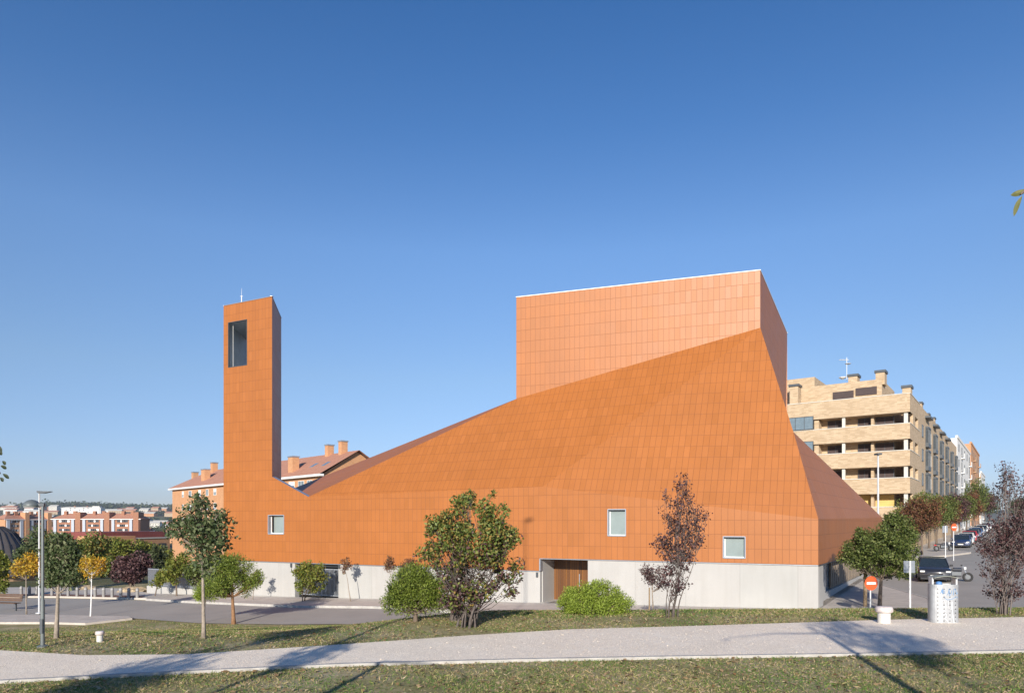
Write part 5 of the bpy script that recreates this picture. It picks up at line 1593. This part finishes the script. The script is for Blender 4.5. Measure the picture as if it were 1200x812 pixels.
# signs seen from the back: grey plates on poles
def back_sign(px, py, pybase, Y, wpx, hpx, label, mat=M_galv):
    c = W(px, py, Y); b = Vector((c.x, c.y, H(c.x, c.y) + 0.02)) 
    o = empty('road_sign', b, label, 'road sign')
    m = MB(); m.tube([b, Vector((c.x, c.y, c.z + hpx / 2 / F_PX * Y))], 0.035, 8); m.build('pole', M_white if Y < 40 else M_steelw, o)
    fr = Fr((c.x, c.y, 0), (1, 0.1)); w2 = wpx / 2 / F_PX * Y; h2_ = hpx / 2 / F_PX * Y
    m = MB(); m.box(fr, -w2, w2, 0.04, 0.06, c.z - h2_, c.z + h2_); p_ = m.build('plate', mat, o, bevel=0.004)
    m = MB(); m.box(fr, -w2 * .9, w2 * .9, 0.025, 0.039, c.z + h2_ * .4, c.z + h2_ * .5); m.box(fr, -w2 * .9, w2 * .9, 0.025, 0.039, c.z - h2_ * .5, c.z - h2_ * .4); m.build('rib', M_galv, p_)
back_sign(1066.5, 664, 716, 29, 14, 14, 'square grey sign plate seen from behind on a white pole left of the bin')
b1066 = W(1068, 640, 29)
back_sign(1108, 620, 650, 57, 6.5, 8, 'small grey sign plate seen from behind beside the far no-entry sign')

# timber stake and its bare trunk beside the corner tree
b = W(1014, 712, 32.5); b.z = H(b.x, b.y) + 0.12
m = MB(); m.tube([b - Vector((0, 0, .1)), b + Vector((0, 0, 1.35)), b + Vector((0.02, 0, 2.4))], [0.085, 0.08, 0.07], 10); tag(m.build('timber_post', M_timber, loc=b), 'round brown timber post just left of the near no-entry sign', 'post')
b = W(761, 720, 27.8); b.z = H(b.x, b.y); m = MB(); m.tube([b, b + Vector((0, 0, 1.8))], [0.035, 0.03], 8); tag(m.build('tree_stake', M_timber, loc=b), 'thin wooden stake beside the small purple sapling', 'stake')

# bollards along the plaza
bp = empty('bollard', (0, 0, 0)); 
m = MB(); m.lathe((0, 0, 0), [(0.11, -0.05), (0.11, 0.62), (0.10, 0.68), (0.06, 0.72), (0.01, 0.735)], 14); m.build('post', plain('grey_bollard', (0.27, 0.26, 0.25), 0.7, var=0.15), bp)
m = MB(); m.lathe((0, 0, 0), [(0.113, 0.56), (0.113, 0.62)], 14); m.build('band', plain('bollard_band', (0.42, 0.41, 0.4), 0.6), bp)
pxs = [25, 34.5, 43, 61, 70.5, 80, 90.5, 100.5, 111.5, 121.5, 131.5, 141.5, 151, 161]
ordn = ['first', 'second', 'third', 'fourth', 'fifth', 'sixth', 'seventh', 'eighth', 'ninth', 'tenth', 'eleventh', 'twelfth', 'thirteenth', 'fourteenth']
for i, px in enumerate(pxs):
    p = G(px, 698.5 + (px - 25) / 136 * 3.7); p.z += 0.1
    o = bp if i == 0 else copy_tree(bp)
    o.location = p; tag(o, 'low grey bollard along the plaza edge, %s from the left' % ordn[i], 'bollard', 'bollards along the plaza edge')

M_bench = plain('dark_bench_wood', (0.12, 0.07, 0.045), 0.7, var=0.2)
# slatted bench with a table at the far left, plaza edge boulder heaps
b = G(7, 716); b.z += 0.1
bt = empty('park_bench', b, 'brown slatted bench on the pale plaza at the far left', 'bench')
fr = Fr((b.x, b.y, 0), (1, -0.2)); z = b.z
m = MB()
for k in range(4): m.box(fr, -0.9, 0.9, -0.25 + k * 0.13, -0.15 + k * 0.13, z + 0.42, z + 0.46)
m.build('seat', M_bench, bt)
m = MB()
for k in range(4): m.box(fr, -0.9, 0.9, 0.30 + k * 0.02, 0.33 + k * 0.02, z + 0.52 + k * 0.12, z + 0.62 + k * 0.12)
m.build('backrest', M_bench, bt)
for s in (-.75, .75):
    m = MB(); m.box(fr, s - .03, s + .03, -0.02, 0.06, z - 0.05, z + 0.415); m.build('leg', M_darkmetal, bt)
m = MB()
for i in range(2): pass
for (px, py, w_, lab) in ((156, 694.5, 1.15, 'low heap of stones and leaves at the foot of the round purple tree'), (97, 692, 1.1, 'low heap of stones and leaves behind the bollards')):
    p = G(px, py); m = MB(); bm = bmesh.new(); bmesh.ops.create_icosphere(bm, subdivisions=3, radius=1.0)
    rr_ = random.Random(px)
    for v in bm.verts: v.co *= 1 + rr_.uniform(-.12, .12)
    me = bpy.data.meshes.new('stone_heap'); bm.to_mesh(me); bm.free(); me.transform(Matrix.Translation(p + Vector((0, 0, .12))) @ Matrix.Diagonal((w_, 0.7, 0.4, 1)))
    me.materials.append(plain('heap_earth', (0.36, 0.28, 0.18), 0.95, var=0.4, scale=6, bump=0.6)); o = link('stone_heap', me, loc=p); tag(o, lab, 'stone heap')

# ------------------------------------------------------------------ vehicles
M_tyre = plain('tyre_rubber', (0.03, 0.03, 0.03), 0.85); M_rim = plain('wheel_rim', (0.35, 0.36, 0.37), 0.35, 0.7)
M_cglass = plain('car_glass', (0.02, 0.03, 0.04), 0.05, var=0.05, spec=0.8)
M_hl = plain('headlight_glass', (0.75, 0.76, 0.74), 0.15, spec=0.8); M_tl = plain('tail_light', (0.45, 0.02, 0.02), 0.3); M_plate = plain('number_plate', (0.75, 0.75, 0.72), 0.5)
def car(loc, yaw, colr, nm, label, L_=4.3, Wd=1.76, Hh=1.45, group=None, estate=False):
    """nose towards -v of the frame (local -Y), built around its own base"""
    o = empty('parked_car', Vector((0, 0, 0)), label, 'car', group)
    paint = plain(nm, colr, 0.28, 0.1, var=0.03, coat=0.8)
    fr = Fr((0, 0, 0), (0, 1))     # u along length (front at -L/2), v across to the left
    hl = L_ / 2
    prof = [(-hl, .30), (-hl, .58), (-hl + .12, .72), (-hl + .95, .90), (-hl + 1.25, .93), (hl - .35, .96), (hl - .05, .86), (hl, .55), (hl - .03, .28), (-hl + .05, .24)]
    bm = bmesh.new(); rows = []
    for v in (-1, -.9, .9, 1):
        s = 0.97 if abs(v) == 1 else 1.0
        row = []
        for (u, z) in prof:
            zz = z if abs(v) < 1 else .24 + (z - .24) * .93
            row.append(bm.verts.new((-v * Wd / 2 * 1.0, u * s, zz)))
        rows.append(row)
    n_ = len(prof)
    for a, c in zip(rows[:-1], rows[1:]):
        for i in range(n_): bm.faces.new((a[i], a[(i + 1) % n_], c[(i + 1) % n_], c[i]))
    bm.faces.new(rows[0]); bm.faces.new(rows[-1][::-1])
    bmesh.ops.recalc_face_normals(bm, faces=bm.faces)
    bmesh.ops.bevel(bm, geom=[e for e in bm.edges if e.calc_face_angle(0) > .5], offset=.05, segments=3, affect='EDGES')
    me = bpy.data.meshes.new('body'); bm.to_mesh(me); bm.free(); me.materials.append(paint); me.polygons.foreach_set('use_smooth', [True] * len(me.polygons))
    link('body', me, o)
    # cabin: glasshouse with a painted roof
    rear = hl - .12 if estate else hl - .45
    gp = [(-hl + 1.05, .90), (-hl + 1.75, Hh - .06), (rear - .55, Hh - .05), (rear, .92)]
    m = MB(); vs = []
    for v, k in ((-1, 1), (1, 1)):
        for (u, z) in gp:
            inn = .06 if z < 1 else .20
            vs.append((v * (Wd / 2 - inn), u, z))
    m.add(vs, [(0, 1, 2, 3), (7, 6, 5, 4), (0, 4, 5, 1), (1, 5, 6, 2), (2, 6, 7, 3), (3, 7, 4, 0)])
    m.build('glasshouse', M_cglass, o, bevel=.02)
    m = MB(); vs = [(s * (Wd / 2 - .19), u, z) for z in (Hh - .055, Hh) for (s, u) in ((-1, -hl + 1.72), (1, -hl + 1.72), (1, rear - .5), (-1, rear - .5))]
    m.add(vs, [(3, 2, 1, 0), (4, 5, 6, 7), (0, 1, 5, 4), (1, 2, 6, 5), (2, 3, 7, 6), (3, 0, 4, 7)]); m.build('roof', paint, o, bevel=.025)
    m = MB()
    for s in (-1, 1):
        m.tube([(s * (Wd / 2 - .07), -hl + 1.02, .91), (s * (Wd / 2 - .20), -hl + 1.74, Hh - .03)], .03, 5)
        m.tube([(s * (Wd / 2 - .07), .25, .93), (s * (Wd / 2 - .19), .2, Hh - .03)], .035, 5)
        m.tube([(s * (Wd / 2 - .07), rear, .92), (s * (Wd / 2 - .2), rear - .53, Hh - .03)], .05, 5)
    m.build('pillars', paint, o)
    for u in (-hl + .82, hl - .80):
        for s in (-1, 1):
            m = MB(); fw = Fr((0, 0, 0), (0, 1))
            ring = [(.32 * math.cos(k * math.pi / 12), .32 * math.sin(k * math.pi / 12)) for k in range(24)]
            q = [(s * (Wd / 2 - .19), u + a, .32 + c) for a, c in ring] + [(s * (Wd / 2 + .01), u + a, .32 + c) for a, c in ring]
            m.add(q, [tuple(range(24)), tuple(range(47, 23, -1))] + [(i + 24, (i + 1) % 24 + 24, (i + 1) % 24, i) for i in range(24)])
            w_ = m.build('wheel', M_tyre, o)
            m = MB(); q = [(s * (Wd / 2 + .012), u + a * .62, .32 + c * .62) for a, c in ring] + [(s * (Wd / 2 + .022), u + a * .5, .32 + c * .5) for a, c in ring]
            m.add(q, [tuple(range(24)), tuple(range(47, 23, -1))] + [(i + 24, (i + 1) % 24 + 24, (i + 1) % 24, i) for i in range(24)]); m.build('rim', M_rim, w_)
    for s in (-1, 1):
        m = MB(); m.box(Fr((0, 0, 0), (1, 0)), s * Wd * .39 - .13, s * Wd * .39 + .13, -hl - .012, -hl + .15, .60, .70); m.build('headlight', M_hl, o, bevel=.02)
        m = MB(); m.box(Fr((0, 0, 0), (1, 0)), s * Wd * .40 - .12, s * Wd * .40 + .12, hl - .12, hl + .012, .62, .85); m.build('tail_light', M_tl, o, bevel=.02)
        m = MB(); m.box(Fr((0, 0, 0), (1, 0)), s * (Wd / 2 + .07) - .09, s * (Wd / 2 + .07) + .09, -hl + 1.28, -hl + 1.38, .93, 1.06); m.build('mirror', paint, o, bevel=.02)
    m = MB(); m.box(Fr((0, 0, 0), (1, 0)), -.42, .42, -hl - .014, -hl + .1, .44, .56); m.build('grille', M_dark, o)
    m = MB(); m.box(Fr((0, 0, 0), (1, 0)), -.26, .26, -hl - .028, -hl - .016, .33, .43); m.build('number_plate', M_plate, o)
    m = MB(); m.box(Fr((0, 0, 0), (1, 0)), -Wd / 2 + .1, Wd / 2 - .1, -hl + .03, hl - .03, .16, .25); m.build('underbody', M_dark, o)
    o.location = loc; o.rotation_euler = (0, 0, yaw)
    return o
def car_at(px, py, **k):
    p = G(px, py); p.z += .03; return p
yaw_s = -math.atan2(vd.x, vd.y)        # nose pointing down the street towards the camera
car(car_at(1093, 679.5), -0.48, (0.03, 0.03, 0.034), 'black_car_paint', 'black parked car facing the camera, half hidden behind the rubbish bin')
def st3(a, b_): 
    x, y = st(a, b_); return Vector((x, y, H(x, y) + 0.06))
rows = [(8, (0.02, 0.035, 0.09), 'dark_blue_car_paint', 'dark blue parked car, first on the left kerb of the side street'),
        (15, (0.62, 0.62, 0.60), 'silver_white_car_paint', 'pale silver parked car directly behind the dark blue one'),
        (22, (0.40, 0.025, 0.03), 'red_car_paint', 'red parked car, third on the left kerb'),
        (29, (.10, .11, .13), 'graphite_paint', 'graphite parked car, fourth on the left kerb'), (36, (.05, .10, .22), 'blue_paint', 'mid blue parked car, fifth on the left kerb'),
        (43, (.5, .5, .5), 'silver_paint', 'silver parked car, sixth on the left kerb'), (50, (.02, .02, .03), 'black_paint_b', 'black parked car, seventh on the left kerb'),
        (58, (.7, .7, .69), 'white_paint_car', 'white parked car, eighth on the left kerb'), (66, (.12, .03, .03), 'maroon_paint', 'maroon parked car, ninth on the left kerb'),
        (76, (.6, .6, .6), 'silver_paint_b', 'silver parked car, tenth on the left kerb'), (86, (.7, .7, .7), 'white_paint_c', 'white parked car, eleventh on the left kerb'), (98, (.05, .06, .07), 'grey_paint_d', 'dark grey parked car, farthest on the left kerb')]
for a, cc, nm, lab in rows:
    car(st3(a, 4.3), yaw_s, cc, nm, lab, group='cars parked along the side street')
for a, cc, nm, lab in ((70, (.7, .7, .7), 'white_paint_e', 'white car driving down the far end of the side street'), (120, (.06, .07, .10), 'navy_paint', 'dark car driving far away up the side street')):
    car(st3(a, 7.6), yaw_s, cc, nm, lab)

# motorcycles
def motorcycle(loc, yaw, label, scale=1.0):
    o = empty('motorcycle', Vector((0, 0, 0)), label, 'motorcycle')
    for y0 in (-.68, .68):
        bm_ = MB(); N_ = 20; R1, r1 = .29, .06
        vs = []; fs = []
        for i in range(N_):
            a = 2 * math.pi * i / N_
            for k in range(6):
                t = 2 * math.pi * k / 6; rr_ = R1 - r1 + r1 * math.cos(t)
                vs.append((r1 * math.sin(t), y0 + rr_ * math.cos(a), .29 + rr_ * math.sin(a)))
        for i in range(N_):
            for k in range(6): fs.append((i * 6 + k, i * 6 + (k + 1) % 6, ((i + 1) % N_) * 6 + (k + 1) % 6, ((i + 1) % N_) * 6 + k))
        bm_.add(vs, fs); w_ = bm_.build('wheel', M_tyre, o, smooth=True)
        q = MB(); q.tube([(-.04, y0, .29), (.04, y0, .29)], .13, 14); q.build('rim', M_darkmetal, w_)
    m = MB(); m.tube([(0, -.68, .29), (0, -.45, .85), (0, -.40, .98)], .035, 6); m.build('fork', M_galv, o)
    m = MB(); m.tube([(-.32, -.32, 1.02), (0, -.42, .98), (.32, -.32, 1.02)], .018, 6); m.build('handlebar', M_dark, o)
    m = MB(); m.box(ID, -.15, .15, -.35, .30, .32, .62); m.build('engine', M_darkmetal, o, bevel=.05)
    m = MB(); m.box(ID, -.14, .14, -.38, .12, .62, .86); m.build('fuel_tank', plain('moto_black', (.02, .02, .025), .25, coat=.6), o, bevel=.07)
    m = MB(); m.box(ID, -.13, .13, .10, .75, .66, .78); m.build('seat', M_dark, o, bevel=.04)
    m = MB(); m.box(ID, -.10, .10, .70, .92, .56, .68); m.build('tail_light', M_tl, o, bevel=.02)
    m = MB(); m.box(ID, -.1, .1, -.60, -.48, .74, .92); m.build('headlight', M_hl, o, bevel=.03)
    m = MB(); m.tube([(.16, -.1, .3), (.18, .3, .28), (.2, .75, .38)], .045, 8); m.build('exhaust', M_rim, o)
    m = MB(); m.tube([(-.05, .1, .3), (-.28, .15, .01)], .015, 5); m.build('side_stand', M_galv, o)
    o.location = loc; o.rotation_euler = (0, 0.12, yaw); return o
p = G(1106, 647.5); motorcycle(p + Vector((0, 0, .16)), R(80), 'black motorcycle parked on the corner pavement beside the far no-entry sign')
p = G(1119, 681.5); motorcycle(p + Vector((0, 0, .03)), R(60), 'black motorcycle parked close right behind the rubbish bin')

# ------------------------------------------------------------------ near trees outside the view: their leaves hang in, their shadows cross the path
def shader(cx, cy, hc, r_, n, lab):
    # a path tree whose crown (centre height hc) throws its shade at (cx, cy)
    dd = Vector((-sx, -sy)).normalized(); L_ = hc / math.tan(R(SUN_EL))
    shade_tree(cx - dd.x * L_, cy - dd.y * L_, hc + r_, r_, lab, n)
shader(-6.4, 12.9, 4.0, 0.9, 800, 'roundish path tree outside the view, leftmost of those shading the path')
shader(-3.9, 14.2, 4.6, 0.6, 420, 'slim path tree outside the view, second from the left')
shader(-6.6, 10.6, 5.0, 0.75, 600, 'slim path tree behind the view, third from the left')
shader(-5.2, 17.6, 5.2, 0.85, 1100, 'path tree outside the view, shading the lawn beside the tall thin-stemmed tree')
shader(8.0, 15.6, 6.4, 1.15, 1400, 'tall path tree behind the view, shading the path before the rubbish bin')

def twig(name, start, end, leaf_pts, label, lf, base):
    o = empty(name, base, label, 'tree')
    m = MB(); tz_ = Vector((base[0], base[1], start.z + 0.4)); bs = Vector(base)
    m.tube([bs, bs.lerp(tz_, .5), tz_], [.12, .09, .05], 8)
    m.tube([tz_, tz_.lerp(start, .5) + Vector((0, 0, .1)), start, end], [.03, .02, .008, .004], 6)
    m.build('trunk', M_bark, o)
    vs = []
    for (a, c, wd) in leaf_pts:
        # pointed leaf blade bent along its midrib, 2 x 4 quads
        a = Vector(a); c = Vector(c); ax = c - a; sd = ax.cross(Vector((0, 1, 0.25))).normalized() * wd
        mid = Vector((0, 1, 0)) * ax.length * 0.18
        for i in range(6):
            t0, t1 = i / 6, (i + 1) / 6
            w0 = math.sin(math.pi * min(1, t0 * 1.0)) ** .8 if t0 else 0; w1 = math.sin(math.pi * t1) ** .8 if t1 < 1 else 0
            p0 = a + ax * t0 + mid * math.sin(math.pi * t0) * .3; p1 = a + ax * t1 + mid * math.sin(math.pi * t1) * .3
            for s in (-1, 1):
                f0 = Vector((0, .25 * wd, 0)) * w0 * 1; f1 = Vector((0, .25 * wd, 0)) * w1
                vs += [tuple(p0), tuple(p1), tuple(p1 + sd * s * w1 + f1), tuple(p0 + sd * s * w0 + f0)]
    np_mesh('leaves', np.array(vs), 4, lf, o)
Yn = 3.2
def wn(px, py, y=Yn): return W(px, py, y)
twig('leafy_branch_tree', wn(1222, 205), wn(1196, 228), [(wn(1206, 222), wn(1184, 229), .013), (wn(1198, 229), wn(1188, 254), .012), (wn(1212, 214), wn(1226, 240), .02)],
     'two long olive leaves hanging from a near branch at the upper right edge', leaf_mat('olive_leaf', [(0.16, 0.17, 0.06), (0.24, 0.24, 0.09)], 0.4), (4.6, 2.6, 2.3))
lv = []
rq = random.Random(5)
for k in range(34):
    x = rq.uniform(-40, 3); y = rq.uniform(515, 562); lv.append((wn(x, y), wn(x + rq.uniform(2, 8), y + rq.uniform(3, 9)), .009))
twig('leafy_branch_tree', wn(-30, 505), wn(0, 555), lv, 'cluster of small shade-darkened leaves from a near branch at the left edge', leaf_mat('shaded_leaf', [(0.012, 0.02, 0.008), (0.03, 0.045, 0.015)], 0.1), (-4.3, 2.9, 2.3))  # leaf colour darkened to put the shade on this cluster into it

# ------------------------------------------------------------------ grass, dead leaves, loose stones
fx = np.array([p[0] for p in far_e]); fy = np.array([p[1] for p in far_e]); nx_ = np.array([p[0] for p in near_e]); ny_ = np.array([p[1] for p in near_e])
Hv = np.vectorize(H)
def on_lawn(x, y):
    onpath = (y < np.interp(x, fx, fy) - 0.02) & (y > np.interp(x, nx_, ny_) + 0.08)
    limit = np.where(x < -4, 38.0, np.where(x < 15, 28.3, 23.0))
    # keep off street and plaza: approximate the boundary measured for the street
    bx = np.array([p[0] for p in road_l[:13]]); by = np.array([p[1] for p in road_l[:13]])
    lim2 = np.interp(x, bx, by)
    limp = np.interp(x, [-60, -26.8, -22.3, -20.7, -20.0], [34.5, 35.6, 36.0, 37.4, 40])
    return (~onpath) & (y < np.minimum(lim2, limp) - 0.15)
def scatter(n, y0, y1, power=1.0):
    y = y0 + (y1 - y0) * RNG.uniform(0, 1, n) ** power
    x = RNG.uniform(-0.78, 0.78, n) * y
    k = on_lawn(x, y) & (x < 24)
    x, y = x[k], y[k]
    return x, y
L_grass = leaf_mat('grass_blades', [(0.084, 0.140, 0.028), (0.168, 0.238, 0.049), (0.280, 0.322, 0.084), (0.420, 0.364, 0.154), (0.588, 0.476, 0.252), (0.420, 0.266, 0.140), (0.700, 0.588, 0.392)], 0.35, 0.8)
L_grassg = leaf_mat('grass_blades_fresh', [(0.070, 0.140, 0.028), (0.126, 0.238, 0.042), (0.196, 0.308, 0.070)], 0.35, 0.8)
def noise2(x, y, s):
    return (np.sin(x * s + 1.3 * np.sin(y * s * 0.7 + 2)) + np.sin(y * s * 1.3 + 1.7 * np.sin(x * s * 0.6)) + np.sin((x + y) * s * 2.1 + 0.5)) / 3
def grass(n, y0, y1, size, mat, label, thr=-2.0, patch=1.4, power=1.0):
    x, y = scatter(n, y0, y1, power)
    k = noise2(x, y, patch) + RNG.normal(size=len(x)) * 0.35 > thr
    x, y = x[k], y[k]
    z = Hv(x, y)
    s = size
    P = np.stack([x, y, z + s * 0.3], 1)
    d = RNG.normal(size=(len(x), 3)) * np.array([.75, .75, .25]); d[:, 2] = np.abs(d[:, 2]) + 0.42
    d /= np.linalg.norm(d, axis=1)[:, None]
    o = np_mesh('grass', leaves(P, s, 0.17, 0.0, 0.6, dirs=d), 4, mat); tag(o, label, 'grass', kind='stuff')
grass(230000, 9.8, 21, 0.048, L_grass, 'short dry autumn grass either side of the gravel path', -0.12, 0.9)
grass(120000, 9.8, 21, 0.050, L_grassg, 'fresher green grass patches on the lawn', 0.10, 1.5)
grass(150000, 19, 37.5, 0.08, L_grass, 'grass on the lawn sloping to the street', -0.25, 0.8)
grass(100000, 19, 37.5, 0.08, L_grassg, 'greener patches on the lawn slope', 0.0, 1.3)
grass(16000, 9.8, 22, 0.085, L_grass, 'taller dry tufts sticking out of the short lawn', 0.25, 2.6)
# fallen leaves
x, y = scatter(9000, 9.8, 32); z = Hv(x, y) + 0.02
P = np.stack([x, y, z], 1)
o = np_mesh('fallen_leaves', leaves(P, 0.085, 0.7, 3.0), 4, leaf_mat('dead_leaves', [(0.22, 0.12, 0.05), (0.42, 0.28, 0.13), (0.60, 0.48, 0.30), (0.35, 0.18, 0.07)], 0.2)); tag(o, 'dry fallen leaves scattered over the lawn', 'leaves', kind='stuff')
# loose stones of the path: little octahedra
n = 7000
y = RNG.uniform(10.5, 19.5, n); x = RNG.uniform(-0.78, 0.78, n) * y
k = (y < np.interp(x, fx, fy) + 0.12) & (y > np.interp(x, nx_, ny_) + 0.05) & (x < 15); x, y = x[k], y[k]
z = Hv(x, y) + 0.036
s = RNG.uniform(0.004, 0.011, len(x)) * (1 + 1.0 * (RNG.uniform(0, 1, len(x)) > 0.97))
c = np.stack([x, y, z + s * 0.3], 1)
ax = np.array([[1, 0, 0], [0, 1, 0], [-1, 0, 0], [0, -1, 0]], float); tri = []
for i in range(4):
    for zz in (1, -1):
        a = c + ax[i] * s[:, None] * 1.2; b2_ = c + ax[(i + 1) % 4] * s[:, None]; t = c + np.array([0, 0, 0.75 * zz]) * s[:, None]
        tri.append(np.stack([a, b2_, t] if zz > 0 else [b2_, a, t], 1))
T = np.stack(tri, 1).reshape(-1, 3)
o = np_mesh('loose_stones', T, 3, plain('path_stones', (0.62, 0.55, 0.46), 0.85, var=0.3, scale=20)); tag(o, 'small pale loose stones lying on the gravel path', 'stones', kind='stuff')

# ------------------------------------------------------------------ haze
m = MB(); m.box(ID, -3290, 3290, -60, 3290, -14.0, 140.0)
me_h = bpy.data.materials.new('haze'); me_h.use_nodes = True
t_ = me_h.node_tree; t_.nodes.remove(t_.nodes['Principled BSDF'])
pv = t_.nodes.new('ShaderNodeVolumePrincipled'); pv.inputs['Color'].default_value = (0.80, 0.88, 1.0, 1); pv.inputs['Density'].default_value = 0.00011; pv.inputs['Anisotropy'].default_value = 0.2
t_.links.new(pv.outputs[0], t_.nodes['Material Output'].inputs['Volume'])
hz = m.build('haze', me_h); tag(hz, kind='stuff')
